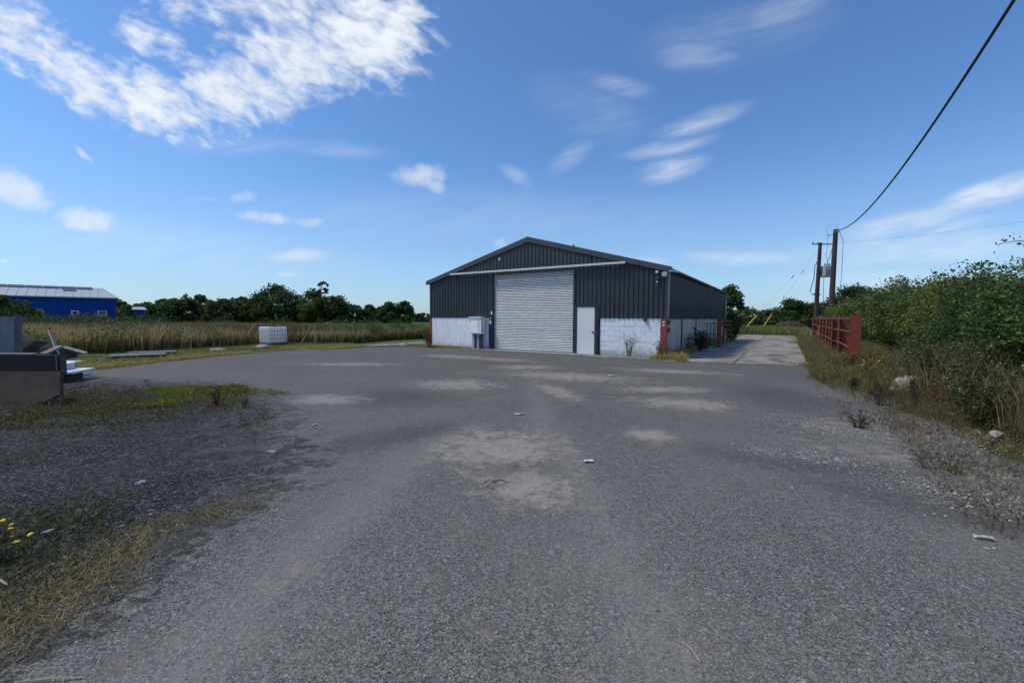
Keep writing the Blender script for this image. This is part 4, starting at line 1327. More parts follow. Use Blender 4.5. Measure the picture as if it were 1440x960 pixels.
# near left grass: short dry tongue and taller dark tufts behind it
G_NEARDRY = leafmat('near_dry_blades', [(0.188, 0.144, 0.056), (0.275, 0.213, 0.088), (0.375, 0.300, 0.138), (0.125, 0.125, 0.044)], .2)
G_NEARGREEN = leafmat('near_dark_blades', [(.024, .036, .012), (.042, .058, .018), (.08, .085, .03), (.13, .11, .05)], .25)
td = lambda P: np.clip(1.15 - poly_dist(P, TONGUE) / np.interp(P[:, 1], [0, 2, 3.2, 3.9], [.70, .52, .36, .14]), 0, 1) * np.clip(.75 + .5 * field(P, 4), .15, 1)
grass('dry_grass_edge', 'low dry yellow grass edging the tarmac at the lower left', [(-4, .4), (-2.0, .4), (-1.8, 4.2), (-2.8, 4.4), (-3.6, 3)], 30000, (.025, .085), .006, G_NEARDRY, td, lean=.7, bend=.9)
gd = lambda P: np.clip(1.2 - np.maximum(ellipse_mask(P, -3.6, 2.4, .001, .001), 0) - np.hypot((P[:, 0] + 3.65) / .85, (P[:, 1] - 2.3) / 1.25), 0, 1)
grass('dark_grass_tufts', 'dark green grass tufts at the lower left corner', [(-5.2, .5), (-2.5, .5), (-2.6, 3.3), (-3.4, 4), (-5.2, 3.8)], 19000, (.03, .13), .007, G_NEARGREEN, gd, lean=.7, bend=.9)
grass('gravel_weeds', 'thin scattered weeds growing through the left gravel', [(-2.4, 4.0), (-3.4, 6), (-5, 8.5), (-9, 9.5), (-12, 9), (-10, 5), (-6, 3), (-4, 3.2)], 15000, (.02, .10), .006, G_OLIVE, lambda P: np.clip(1.5 * field(P, 2.6, 1) + .05, 0, 1), lean=.8, bend=.8)
# low yellow-green mat
MATW = leafmat('yellow_green_mat', [(.12, .16, .024), (.18, .21, .035), (.25, .24, .055), (.09, .11, .025)], .3)
MATD = leafmat('dull_mat', [(.07, .075, .022), (.12, .115, .035), (.16, .12, .05), (.07, .05, .025)], .25)
def mat_weeds(name, label, poly, n, mat, dens, hz=.09, size=.03):
    P = scatter(poly, n, dens)
    P[:, 2] = rng.uniform(.01, 1, len(P)) ** 1.6 * hz * np.clip(.6 + .7 * field(P[:, :2], 3), .15, 1.4)
    V, F = leaves_mesh(P, rng.uniform(.6, 1.5, len(P)) * size, up=np.array([[0, 0, .6]]), width=.55)
    tag(mesh_np(name, V, [F], mat), label, kind='stuff')
mat_weeds('yellow_weed_mat', 'low yellow green weeds spreading over the left gravel', [(-8.6, 8.0), (-6.8, 7.4), (-4.3, 7.2), (-4.6, 8.8), (-7, 10), (-9.4, 9.9)], 14000, MATW,
          lambda P: np.clip(.25 + 1.3 * field(P, 2.4) - .5 * np.clip(np.abs(P[:, 1] - 8.4) - .6, 0, 1) - .9 * np.clip(np.hypot((P[:, 0] + 6.7) / 2.2, (P[:, 1] - 8.5) / 1.1) - .6, 0, 1), 0, 1), .085, .04)
clumps('gravel_leafy_weeds', 'leafy weed tufts dotted over the left gravel', [(-9.6, 7.0), (-6.5, 4.2), (-3.6, 5.6), (-4.2, 8.6), (-7, 10.2), (-9.6, 9.8)], 120, 46, .10, .17, .03, MATD, lambda P: np.clip(.25 + .9 * field(P, 1.5), .03, 1))
mat_weeds('dull_weed_mat', 'dull brown green weeds in front of the bent panel', [(-10.5, 6.8), (-8, 5.6), (-5.5, 6.2), (-4.6, 7.4), (-6, 9.6), (-10, 9.8)], 19000, MATD,
          lambda P: np.clip(.3 + .8 * field(P, 1.3, 2), 0, 1), .1, .035)
# right verge
VERGE_R = [(17.35, -.1), (17.3, 5), (17.3, 10), (17.5, 24), (20.2, 24), (20.2, 6), (20.1, -2), (19.9, -10), (19.2, -14), (17.6, -13), (17.9, -9.5), (17.6, -6.4), (17.25, -3)]
VR = [(L(a, b).x, L(a, b).y) for a, b in VERGE_R]
grass('roadside_grass', 'dry yellow grass around the red railing posts', VR, 38000, (.2, .62), .010, leafmat('roadside_blades', [(.13, .10, .045), (.21, .165, .075), (.31, .25, .125), (.12, .13, .04), (.16, .08, .04)], .25, patch=((.13, .125, .045), .9)), lambda P: np.clip(.5 + .8 * field(P, 1.1), .08, 1) * np.clip((P[:, 1] - 8.3) / 4, 0, 1), lean=.5, bend=.7,
      hfun=lambda P: np.clip(.55 + (P[:, 1] - 8) / 16, .4, 1.1))
grass('roadside_green', 'green weeds mixed into the right verge', VR, 16000, (.08, .42), .012, G_GREEN, lambda P: np.clip(.2 + .9 * field(P, 1.3, 1), 0, 1) * np.clip((P[:, 1] - 8.0) / 3, 0, 1), lean=.5, bend=.7)
BROWN = leafmat('brown_dead_stems', [(.10, .05, .03), (.14, .08, .045), (.19, .13, .07)], .2)
BR = [(L(a, b).x, L(a, b).y) for a, b in ((19.3, -13), (19.25, -8), (19.05, -4), (19.2, -1), (20.5, 0), (20.7, -6), (20.7, -13))]
grass('brown_undergrowth', 'brown dead undergrowth at the foot of the hedge', BR, 8000, (.15, .5), .006, BROWN, lambda P: np.clip(.55 + .7 * field(P, 1.4), .1, 1), lean=.4, bend=.4)
grass('olive_undergrowth', 'olive green tall weeds in front of the hedge', BR, 4500, (.3, .8), .007, G_OLIVE, lambda P: np.clip(.3 + .8 * field(P, 1.1, 2), 0, 1), lean=.3, bend=.4)
clumps('leafy_undergrowth', 'grey green leafy weeds massed in front of the hedge', BR, 85, 330, .32, .95, .05, leafmat('grey_green_leaves', [(.06, .062, .03), (.09, .09, .043), (.14, .13, .065), (.11, .08, .045)], .25), lambda P: np.clip(.6 + .5 * field(P, 1.1), .1, 1))
grass('straw_stalks', 'tall straw coloured stalks among the weeds below the hedge', BR, 1500, (.5, 1.15), .009, G_TAN, None, lean=.3, bend=.25)
clumps('brown_leafy_weeds', 'brown seeding weeds massed along the hedge foot', BR, 80, 260, .3, .6, .04, BROWN, lambda P: np.clip(.4 + .7 * field(P, 1.4, 1), .05, 1))
MIDV = [(L(a, b).x, L(a, b).y) for a, b in ((18.0, -3.6), (19.9, -3.8), (20.3, 1.5), (19.2, 3), (18.9, 0))]
clumps('ochre_weeds', 'ochre and brown weeds between the nearest red post and the rubble heap', MIDV, 60, 220, .3, .5, .05, leafmat('ochre_leaves', [(.10, .06, .025), (.17, .12, .045), (.12, .12, .035), (.2, .16, .05)], .25), lambda P: np.ones(len(P)))
EDGE = [(L(a, b).x, L(a, b).y) for a, b in ((17.0, -3.5), (17.3, -6.5), (17.4, -9.5), (18.6, -10), (19.2, -7), (19.0, -4), (18.4, -2.5))]
grass('brown_stalks', 'sparse brown stalks standing on the stony right edge', EDGE, 1300, (.05, .26), .005, BROWN, lambda P: np.clip(.25 + .8 * field(P, 2.0), 0.05, 1), lean=.3, bend=.3)
grass('edge_tufts', 'small dry tufts on the stony right edge', EDGE, 4000, (.015, .06), .004, G_DRY, lambda P: np.clip(1.4 * field(P, 2.6, 1) - .2, 0.0, 1), lean=.8, bend=.9)
TURF = [(L(a, b).x, L(a, b).y) for a, b in ((17.9, -13), (17.9, -9.5), (18.0, -6.5), (18.1, -3), (18.6, -1), (20.4, -1), (20.6, -13))]
grass('edge_turf', 'matted dry turf and dead growth between the stones and the hedge foot', TURF, 26000, (.03, .15), .007, leafmat('edge_turf_blades', [(.09, .065, .035), (.15, .115, .06), (.22, .18, .10), (.09, .095, .035), (.10, .05, .03)], .2), lambda P: np.clip(.8 + .5 * field(P, 1.8), .15, 1), lean=.9, bend=.9)
clumps('turf_weeds', 'low mixed weeds matted along the hedge foot', TURF, 150, 90, .16, .26, .03, leafmat('turf_weed_leaves', [(.07, .05, .03), (.11, .08, .045), (.085, .09, .04), (.15, .13, .07)], .2), lambda P: np.clip(.4 + .7 * field(P, 1.6, 1), .03, 1))
clumps('edge_weeds', 'small red brown weeds dotted over the stony right edge', EDGE, 75, 60, .09, .2, .024, leafmat('edge_weed_leaves', [(.09, .045, .03), (.13, .07, .04), (.08, .085, .035), (.14, .12, .06)], .25), lambda P: np.clip(.3 + .8 * field(P, 1.6, 1), .03, 1))
TR_ = [(L(a, b).x, L(a, b).y) for a, b in ((12.8, -.9), (17.4, -.1), (17.5, 30), (12.8, 30))]
def track_d(P):
    q = P - np.array([BO.x, BO.y]); a = q @ np.array([DX.x, DX.y]); b = q @ np.array([DY.x, DY.y])
    e = np.minimum(np.abs(a - 15.115), np.abs((b - (.05 + (a - 12.9) * .05)) % 6.1 - 6.1 * (((b - (.05 + (a - 12.9) * .05)) % 6.1) > 3.05)))
    side = np.minimum(np.abs(a - 12.9) * 1.0, np.abs(a - 17.3) * .6)
    return np.clip(1 - np.minimum(e / .05, side / .35), 0, 1) * np.clip(.3 + .9 * field(P, .9), 0, 1)
grass('joint_tufts', 'grass tufts growing in the joints and along the edges of the concrete track', TR_, 5200, (.04, .22), .016, G_DRY, track_d, lean=.6, bend=.7)
# grass at the barn foot and track end
FT = [(L(a, b).x, L(a, b).y) for a, b in ((-.6, -.75), (2.9, -.35), (3.0, -.08), (-.1, -.05), (-.9, .6), (-2.2, .1))]
grass('foot_grass', 'short grass along the foot of the rendered wall', FT, 5200, (.05, .2), .018, G_DRY)
FR = [(L(a, b).x, L(a, b).y) for a, b in ((12.1, -.55), (13.7, -1.2), (13.2, .6), (12.85, 9), (12.72, 9), (12.72, -.05))]
grass('corner_grass', 'dry grass at the barn corner beside the red column', FR, 6000, (.06, .42), .018, G_DRY, lambda P: np.clip(.6 + .6 * field(P, 1.5), .1, 1))
TE = [(L(a, b).x, L(a, b).y) for a, b in ((11, 30), (18.6, 30), (19, 60), (4, 60), (6, 24), (12.7, 22))]
grass('track_end_grass', 'rough grass where the concrete track ends', TE, 16000, (.2, .8), .05, G_DRY, lambda P: np.clip(.6 + .7 * field(P, .5), .1, 1))
grass('track_end_green', 'green growth where the concrete track ends', TE, 14000, (.3, .9), .055, G_GREEN, lambda P: np.clip(.5 + .7 * field(P, .5, 1), .1, 1))

# ------------------------------------------------------------------ loose stone
ST_BLUE = leafmat('blue_grey_stone', [(.024, .026, .03), (.05, .054, .062), (.085, .092, .105), (.2, .21, .225)], 0.0, .85)
ST_PALE = leafmat('pale_stone', [(.12, .115, .105), (.25, .24, .22), (.42, .40, .37)], 0.0, .85)
ST_GREY = leafmat('grey_stone', [(.10, .10, .10), (.17, .168, .165), (.32, .31, .30)], 0.0, .85)


def stones(name, label, poly, n, size, mat, dens, flat=.6):
    P = scatter(poly, n, dens)
    s_ = rng.uniform(size[0], size[1], len(P)) * rng.uniform(.5, 1, len(P))
    P[:, 2] = .014 + s_ * .12
    V, F = stones_mesh(P, s_, flat)
    tag(mesh_np(name, V, [F], mat), label, kind='stuff')


GP = GRAVEL_EDGE[1:] + [(-15, 7), (-8, 3), (-4, .5)]
stones('blue_gravel', 'loose blue grey crushed stone on the left of the yard', GP, 46000, (.004, .013), ST_BLUE,
       lambda P: np.clip(gravel_mask(P) * 1.2 - .2, 0, 1) * np.clip(.55 + .6 * field(P, 1.2, 2), .1, 1) * np.clip(1.3 - np.hypot(P[:, 0] + 4, P[:, 1] - 5) / 6, .15, 1))
stones('scattered_gravel', 'larger scattered stones on the dark left gravel', GP, 5000, (.010, .022), ST_BLUE, lambda P: np.clip(gravel_mask(P) * 1.2 - .2, 0, 1) * np.clip(1.3 - np.hypot(P[:, 0] + 4, P[:, 1] - 5) / 6, .15, 1))
stones('pale_gravel', 'loose pale chippings at the right edge of the yard', [(3, 2.5), (5.4, 2.4), (6.1, 4.9), (7.2, 7), (8.3, 9.8), (7, 10), (5.5, 8), (3.4, 6.4), (2.4, 4.6)], 9500, (.006, .019), ST_PALE,
       lambda P: np.max([ellipse_mask(P, *e) for e in [(4.7, 6.0, 1.3, .35, -48), (4.25, 3.7, .8, .4, -40), (3.4, 4.9, .9, .25, -20), (7.0, 8.4, .6, 1.2, 30), (6.0, 6.3, .6, 1.2, 20)]], 0) ** 2 * .8 + .025, .4)
stones('tarmac_chips', 'loose grey chips lying over the tarmac', [(-2.0, .8), (5, .8), (6, 6), (8, 12), (-1, 18), (-9, 20), (-6, 10), (-2.2, 5)], 12000, (.003, .009), ST_GREY,
       lambda P: np.clip(1.1 - P[:, 1] / 14, .15, 1))
PS = [(L(a, b).x, L(a, b).y) for a, b in ((9.7, -1.0), (12.2, -.75), (12.3, -.1), (9.8, -.3))]
stones('wall_foot_pebbles', 'pebble strip along the foot of the white block wall', PS, 1900, (.02, .06), ST_PALE, None, .7)
PS2 = [(L(a, b).x, L(a, b).y) for a, b in ((2.4, -.7), (4.0, -.6), (4.0, -.3), (2.4, -.3))]
stones('cabinet_foot_pebbles', 'few pebbles below the electricity cabinet', PS2, 300, (.02, .05), ST_PALE, None, .7)


def rock(name, label, loc, size, seed, mat, cat='rock', group=None, sub=12):
    """uneven boulder or spoil heap"""
    import bmesh
    r_ = np.random.default_rng(seed)
    bm = bmesh.new()
    bmesh.ops.create_icosphere(bm, subdivisions=3, radius=1)
    me = bpy.data.meshes.new(name)
    bm.to_mesh(me); bm.free()
    V = np.array([v.co[:] for v in me.vertices])
    k = r_.normal(size=(8, 3)); ph = r_.uniform(0, 6, 8)
    V = V * (1 + .12 * np.sin(V @ (k * 1.6).T + ph).sum(1) / 2.5 + .06 * np.sin(V @ (k * 4.5).T + ph).sum(1) / 2.5)[:, None]
    V = np.round(V * 5) / 5 * .35 + V * .65
    V *= np.array(size)
    me.vertices.foreach_set('co', V.astype(np.float32).ravel())
    me.materials.append(mat)
    o = bpy.data.objects.new(name, me)
    o.location = loc
    link(o)
    return tag(o, label, cat, group)


RUBBLE = M('pale_rubble', (.36, .34, .30), (.25, .235, .2), 5, .95, bump=.9, bump_scale=25, spots=((.12, .11, .08), 4, .42), spec=.1)
SOILH = M('spoil_heap_earth', (.06, .055, .045), (.035, .032, .027), 3, .95, bump=1.0, bump_scale=12, spots=((.05, .06, .02), 2.0, .5), spec=.1)
rock('rubble_heap', 'pale rounded heap of rubble half grown over in the right verge', (9.35, 9.75, .02), (.62, .42, .28), 3, RUBBLE, 'rubble')
for i, (u, lb) in enumerate((((10.15, 9.55, .02, .13), 'small pale stone just right of the rubble heap'), ((8.5, 9.4, .02, .10), 'small pale stone just left of the rubble heap'), ((6.6, 5.75, .03, .065), 'whitish stone at the foot of the brown docks'))):
    rock('stone', lb, u[:3], (u[3] * 1.4, u[3], u[3] * .8), 20 + i, RUBBLE, 'stone', 'pale stones in the right verge')
rock('spoil_heap', 'dark weedy spoil heap behind the bent panel', (-18.3, 15.5, -.15), (1.7, 1.5, 1.05), 9, SOILH, 'heap')
rock('spoil_heap', 'grey earth mound in front of the bushes at the track end', (36.6, 56.0, -.2), (1.9, 1.4, 1.3), 10, SOILH, 'heap')
rock('stone', 'pale concrete lump on the verge left of the water tank', (-12.85, 21.9, .06), (.42, .28, .16), 31, RUBBLE, 'stone')
rock('stone', 'flat grey lump on the verge well left of the water tank', (-14.1, 20.35, .03), (.4, .22, .09), 32, RUBBLE, 'stone')

# ------------------------------------------------------------------ water tank in a cage
ibc = empty('water_tank', (-13.75, 24.55, 0), R(64), 'white plastic water tank inside a square wire cage', 'tank')
TANKM = leafmat('translucent_white_plastic', [(.86, .87, .85), (.88, .89, .87)], .35, .45, tint=(1.05, 1.05, 1.05))
CAGE = M('cage_steel', (.22, .225, .22), (.17, .175, .17), 8, .5, metal=.3)
MB().box(-.57, .57, -.47, .47, .16, 1.06, bev=.06).build('tank', TANKM, ibc)
for k in range(8):
    x = -.585 + k * .167
    for y in (-.495, .495):
        MB().tube([(x, y, .14), (x, y, 1.08)], .0065, 6).build('cage_bar', CAGE, ibc)
for k in range(6):
    y = -.33 + k * .132
    for x in (-.595, .595):
        MB().tube([(x, y, .14), (x, y, 1.08)], .0065, 6).build('cage_bar', CAGE, ibc)
for z in (.16, .38, .6, .82, 1.07):
    MB().tube([(-.6, -.5, z), (.6, -.5, z), (.6, .5, z), (-.6, .5, z), (-.6, -.5, z)], .007, 6).build('cage_ring', CAGE, ibc)
MB().box(-.6, .6, -.5, .5, .1, .135).box(-.58, -.46, -.5, .5, .0, .098).box(.46, .58, -.5, .5, .0, .098).box(-.06, .06, -.5, .5, .0, .098).build('pallet_base', CAGE, ibc)
MB().tube([(.1, 0, 1.05), (.1, 0, 1.11)], .09, 14).build('lid', BLACK, ibc)
STK = M('weathered_stake', (.38, .30, .19), (.28, .22, .14), 9, .85)
def stake(pts, lb, r_=.03):
    o = empty('wooden_stake', pts[0], 0, lb, 'stake', 'old wooden stakes by the water tank')
    b = Vector(pts[0])
    MB().tube([Vector(p) - b for p in pts], r_, 6).build('shaft', STK, o)
    return o
stake([(-15.2, 24.0, -.05), (-15.15, 24.3, .5), (-14.95, 24.8, 1.15)], 'thin bent stake leaning just left of the water tank')
st = stake([(-12.55, 25.2, -.05), (-12.1, 25.3, .75), (-11.95, 25.35, 1.2)], 'slanting brace stake right of the water tank')
stake([(-11.85, 25.6, -.05), (-11.85, 25.6, 1.25)], 'upright grey stake at the top of the slanting brace', .04)

# ------------------------------------------------------------------ left foreground: trough, panel, boards
TROUGH = M('dark_precast_concrete', (.052, .044, .037), (.036, .031, .027), 2.5, .9, bump=.6, bump_scale=25, spots=((.022, .02, .018), 1.5, .42), spec=.2)
bent = empty('bent_panel', (-8.42, 7.92, 0), math.pi, 'dark brown grey bent panel standing on its long edge at the left edge', 'panel')
# local x runs left, local +y faces the yard
LEN = 3.6
MB().box(.0, LEN, -.07, .0, .585, .885, bev=.008).build('rim', TROUGH, bent)
nb = 18
vs_, fs_ = [], []
for k in range(nb + 1):
    x = LEN * (k / nb) ** 1.6
    f = max(0, 1 - x / .55)
    zb = .23 * f ** 1.2 - .03 + .012 * math.sin(k * 1.7)
    yb = .38 - .03 * f
    xb = x - .33 * max(0, 1 - x / 1.2)
    vs_ += [(x, .012, .583), (xb, yb, zb), (x, -.055, .583), (xb, yb - .06, zb)]
for k in range(nb):
    p, q = k * 4, k * 4 + 4
    fs_ += [(p, p + 1, q + 1, q), (p + 2, q + 2, q + 3, p + 3), (p, q, q + 2, p + 2), (p + 1, p + 3, q + 3, q + 1)]
fs_ += [(0, 2, 3, 1), (4 * nb, 4 * nb + 1, 4 * nb + 3, 4 * nb + 2)]
MB().add(vs_, fs_).build('lower_sheet', TROUGH, bent)
MB().box(-.012, -.001, -.10, -.005, .5, .86).build('end_plate', M('dark_steel', (.06, .06, .065), (.09, .09, .09), 8, .5), bent)
MB().box(.055, .075, .0015, .012, .6, .87).build('weld_strip', M('pale_old_timber_edge', (.2, .17, .12), (.15, .13, .1), 8, .8), bent)
for x in (.5, 1.6, 2.8):
    MB().box(x, x + .08, -.5, -.072, .0, .07).box(x, x + .08, -.15, -.072, .071, .58).build('bracket', M('dark_steel', (.06, .06, .065)), bent)
rock('rubble_stone', 'pale lump lying under the raised corner of the bent panel', (-8.55, 7.75, .03), (.16, .1, .08), 41, RUBBLE, 'stone')
PALEW = M('pale_old_timber', (.34, .32, .29), (.24, .225, .2), 8, .85, streak=((.15, .14, .12), .5))
SHEETM = M('dull_grey_sheet', (.20, .215, .235), (.14, .15, .165), 1.6, .55, streak=((.09, .095, .1), .6))
pan = empty('metal_panel', (-11.35, 9.75, 0), R(24), 'grey sheet metal panel standing upright behind the bent panel', 'panel')
MB().box(-2.6, -.06, -.02, .02, .55, 1.6, Matrix.Rotation(R(-6), 4, 'X')).build('sheet', SHEETM, pan)
MB().box(-.055, .03, -.05, .05, .5, 1.62, Matrix.Rotation(R(-6), 4, 'X')).build('edge_post', M('dark_steel', (.06, .06, .065), (.09, .09, .09), 8, .5), pan)
MB().box(-2.6, -.06, -.045, .045, .47, .545, Matrix.Rotation(R(-6), 4, 'X')).build('bottom_rail', M('dark_steel', (.06, .06, .065)), pan)
MB().box(-2.5, -.1, -.04, .06, -.05, .46, Matrix.Rotation(R(-6), 4, 'X')).build('support', M('dark_steel', (.06, .06, .065)), pan)


def plank(label, a, b, w, th, mat, group='old timbers behind the bent panel', name='timber_plank', roll=0.0):
    a, b = Vector(a), Vector(b)
    d = b - a
    o = empty(name, a, 0, label, 'plank', group)
    q = d.to_track_quat('X', 'Z').to_matrix().to_4x4() @ Matrix.Rotation(roll, 4, 'X')
    MB().box(0, d.length, -w / 2, w / 2, -th / 2, th / 2, q, bev=.006).build('board', mat, o)
    return o


plank('pale timber plank leaning against the grey metal panel', (-11.0, 10.3, .74), (-11.5, 10.6, 1.24), .14, .03, PALEW, roll=R(60))
plank('thin timber lying level across the heap behind the bent panel', (-12.1, 11.5, .78), (-11.0, 11.0, .66), .06, .05, PALEW)
plank('short grey timber sticking up from the bent panel end', (-10.25, 9.3, .78), (-10.4, 9.8, .92), .13, .04, M('grey_old_timber', (.2, .2, .2), (.14, .14, .14), 8, .85))
plank('long pale timber lying on the rim of the bent panel', (-10.6, 7.955, .905), (-8.9, 7.955, .902), .07, .032, PALEW)
WHB = M('white_board', (.80, .81, .82), (.72, .73, .74), 3, .5)
stack = empty('white_board', (-11.35, 10.45, 0), R(20), 'white board lying flat on dark blocks beside the bent panel', 'board')
MB().box(-.55, .65, -.45, .45, .22, .275, bev=.006).build('board', WHB, stack)
for x in (-.5, .22):
    MB().box(x, x + .25, -.3, .3, -.02, .217, bev=.01).build('block', M('dark_block', (.04, .04, .042), (.055, .055, .055), 8, .85), stack)
bx = empty('white_box', (-11.45, 10.55, .276), R(20), 'small white box resting on the flat white board', 'box')
MB().box(-.4, .35, -.2, .25, 0, .14, bev=.006).build('body', M('white_box_side', (.55, .56, .58), (.48, .49, .51), 4, .6), bx)
MB().box(-.42, .37, -.22, .27, .1405, .165, bev=.004).build('lid', WHB, bx)
bs = empty('white_offcut', (-12.1, 11.3, 0), R(15), 'white offcut propped behind the small white box', 'board')
MB().box(-.4, .4, -.3, .3, .36, .40, bev=.004).build('board', WHB, bs)
MB().box(-.3, .3, -.2, .2, -.02, .357).build('block', M('dark_block', (.04, .04, .042)), bs)
GREYW = M('silvered_timber', (.24, .245, .24), (.16, .165, .16), 9, .85, streak=((.1, .1, .1), .5))
def pallet(label, loc, rz, nb, ln, wd, tilt=0.0):
    o = empty('timber_pallet', loc, rz, label, 'pallet', 'grey timber pallets lying on the verge')
    o.rotation_euler = (tilt, 0, rz)
    for k in range(nb):
        y = -wd / 2 + (k + .5) * wd / nb
        MB().box(-ln / 2 + random.uniform(-.05, .05), ln / 2 + random.uniform(-.05, .05), y - wd / nb * .42, y + wd / nb * .42, .11, .135 + random.uniform(0, .006)).build('board', GREYW, o)
    for x in (-ln * .42, 0, ln * .42):
        MB().box(x - .05, x + .05, -wd / 2, wd / 2, .0, .109).build('bearer', GREYW, o)
pallet('larger grey pallet of loose boards lying on the left verge', (-14.7, 16.7, 0), R(38), 6, 1.7, 1.0)
pallet('grey pallet lying flat just behind the larger one', (-15.2, 18.0, 0), R(30), 5, 1.6, .8)
plank('single grey board lying in the grass left of the pallets', (-17.2, 16.6, .05), (-16.2, 16.9, .06), .2, .05, GREYW, 'grey timber pallets lying on the verge')

# ------------------------------------------------------------------ plants one can pick out
L_DOCK = leafmat('dock_red', [(.10, .03, .018), (.15, .05, .028), (.09, .055, .025)], .2)
L_WEED = leafmat('weed_leaves', [(.04, .055, .02), (.06, .085, .028), (.09, .11, .04)], .25)
L_DARKW = leafmat('dark_weed_leaves', [(.02, .04, .014), (.035, .06, .018), (.055, .08, .025)], .25)
STEM = M('plant_stem', (.10, .085, .04), (.07, .05, .03), 12, .8)
STEMR = M('red_stem', (.12, .05, .03), (.09, .04, .025), 12, .8)
FL_W = M('pale_flower', (.72, .70, .60), (.62, .58, .45), 20, .7)
FL_Y = M('yellow_flower', (.72, .52, .03), (.6, .42, .02), 20, .7)


def plant(name, label, x, y, h, spread, nst, leafm, seed, stem=STEM, flower=None, nleaf=14, leaf=.06, cat='weed', group=None, nf=6, z=0.0, fs=.022):
    global rng
    keep = rng; rng = np.random.default_rng(seed)
    o = empty(name, (x, y, z), 0, label, cat, group)
    m = MB(); C, tips = [], []
    for k in range(nst):
        an = rng.uniform(0, 6.28); sp_ = spread * rng.uniform(.15, 1); hh = h * rng.uniform(.55, 1)
        b_ = np.array([math.cos(an), math.sin(an), 0]) * spread * .15
        e_ = np.array([math.cos(an) * sp_, math.sin(an) * sp_, hh])
        mid = (b_ + e_) / 2 + np.array([math.cos(an) * -.1 * sp_, math.sin(an) * -.1 * sp_, hh * .08])
        m.tube([b_ - np.array([0, 0, .05]), mid, e_], [.008 + h * .004, .006 + h * .003, .003], 4, caps=False)
        for q in range(nleaf):
            f = rng.uniform(.08, 1) ** .8
            p = b_ * (1 - f) ** 2 + 2 * mid * f * (1 - f) + e_ * f * f
            C.append(p + rng.normal(0, leaf * .55, 3))
        tips.append(e_)
    m.build('stems', stem, o)
    C = np.array(C); C[:, 2] = np.maximum(C[:, 2], .01)
    V, F = leaves_mesh(C, rng.uniform(.5, 1.4, len(C)) * leaf, up=np.array([[0, 0, .5]]), width=.38)
    mesh_np('leaves', V, [F], leafm, o)
    if flower is not None:
        fm = None
        for e_ in tips[:nf]:
            for q in range(2):
                p = e_ + rng.normal(0, .035, 3) * (q > 0)
                if fm is None:
                    fmb = MB()
                    fmb.tube([(0, 0, -.3), (0, 0, .1), (0, 0, .4)], [.25, 1.0, .75], 8)
                    fm = fmb.build('flower_head', flower, o)
                    fm.location = p; fm.scale = (fs,) * 3
                else:
                    share(fm, 'flower_head', o, p, (rng.uniform(-.4, .4), rng.uniform(-.4, .4), 0), (fs * rng.uniform(.7, 1.2),) * 3)
    rng = keep
    return o


plant('dock_plant', 'rust red dock standing in the yellow green weeds on the left gravel', -5.26, 7.54, .45, .13, 6, L_DOCK, 1, STEMR, nleaf=26, leaf=.05)
plant('dock_plant', 'rust red dock at the left corner of the barn', -4.45, 22.9, .95, .5, 12, L_DOCK, 2, STEMR, nleaf=30, leaf=.11)
plant('dock_plant', 'short rusty dock half a step right of the red dock', -4.7, 7.4, .2, .12, 4, L_DOCK, 3, STEMR, nleaf=14, leaf=.04)
plant('tall_weed', 'wispy tall weed in front of the white block wall', L(11.3, -.35).x, L(11.3, -.35).y, 1.0, .3, 12, L_WEED, 4, STEM, nleaf=16, leaf=.07)
plant('tall_weed', 'straggly brown weed in front of the red column', L(12.6, -.3).x, L(12.6, -.3).y, .75, .4, 12, leafmat('dry_weed', [(.12, .08, .03), (.17, .12, .05), (.1, .1, .03)]), 5, STEM, nleaf=20, leaf=.09)
plant('shrub', 'dark green shrub against the precast side wall of the barn', L(13.1, 4.9).x, L(13.1, 4.9).y, 1.15, .5, 20, L_DARKW, 6, STEM, nleaf=46, leaf=.11, cat='shrub')
plant('shrub', 'pale dry shrub just behind the dark one along the side wall', L(13.1, 6.6).x, L(13.1, 6.6).y, .9, .45, 14, leafmat('pale_dry_leaves', [(.12, .11, .05), (.18, .16, .08), (.1, .1, .04)]), 7, STEM, nleaf=26, leaf=.1, cat='shrub')
plant('tall_weed', 'dead brown weed at the first joint of the side wall', L(12.95, 2.9).x, L(12.95, 2.9).y, .95, .25, 10, leafmat('dead_leaves', [(.05, .028, .02), (.08, .05, .03)]), 8, STEMR, nleaf=22, leaf=.08)
plant('shrub', 'low green shrub by the foot of the red gate post', L(12.95, 8.6).x, L(12.95, 8.6).y, .55, .4, 12, L_DARKW, 9, STEM, nleaf=24, leaf=.09, cat='shrub')
plant('shrub', 'green shrub past the end of the open red gate', L(13.4, 16.5).x, L(13.4, 16.5).y, 1.7, .9, 24, L_WEED, 10, STEM, nleaf=50, leaf=.16, cat='shrub')
plant('nettle_plant', 'bright green nettle clump at the foot of the nearest red post', L(18.3, -.9).x, L(18.3, -.9).y, .62, .3, 14, leafmat('nettle_leaves', [(.05, .10, .02), (.075, .14, .03)]), 11, STEM, nleaf=22, leaf=.08)
wl = [(19.3, -4.9, 1.25, .5, 26, 'tall white flowered weed clump in front of the hedge'), (19.5, -6.6, 1.2, .5, 24, 'tall weed clump at the right edge below the hedge'), (19.35, -3.6, .95, .4, 18, 'tall weed clump leaning over toward the rubble heap'),
      (19.1, -8.4, 1.05, .5, 24, 'tall dull weed clump outermost along the hedge foot'), (19.9, -5.7, 1.4, .45, 22, 'tallest weed clump set back against the hedge')]
for i, (a, b, h, sp_, ns_, lb) in enumerate(wl):
    p = L(a, b)
    plant('tall_weed', lb, p.x, p.y, h, sp_, ns_, L_WEED, 40 + i, STEM, FL_W, nleaf=30, leaf=.075, group='tall flowering weeds below the hedge', nf=9, fs=.011)
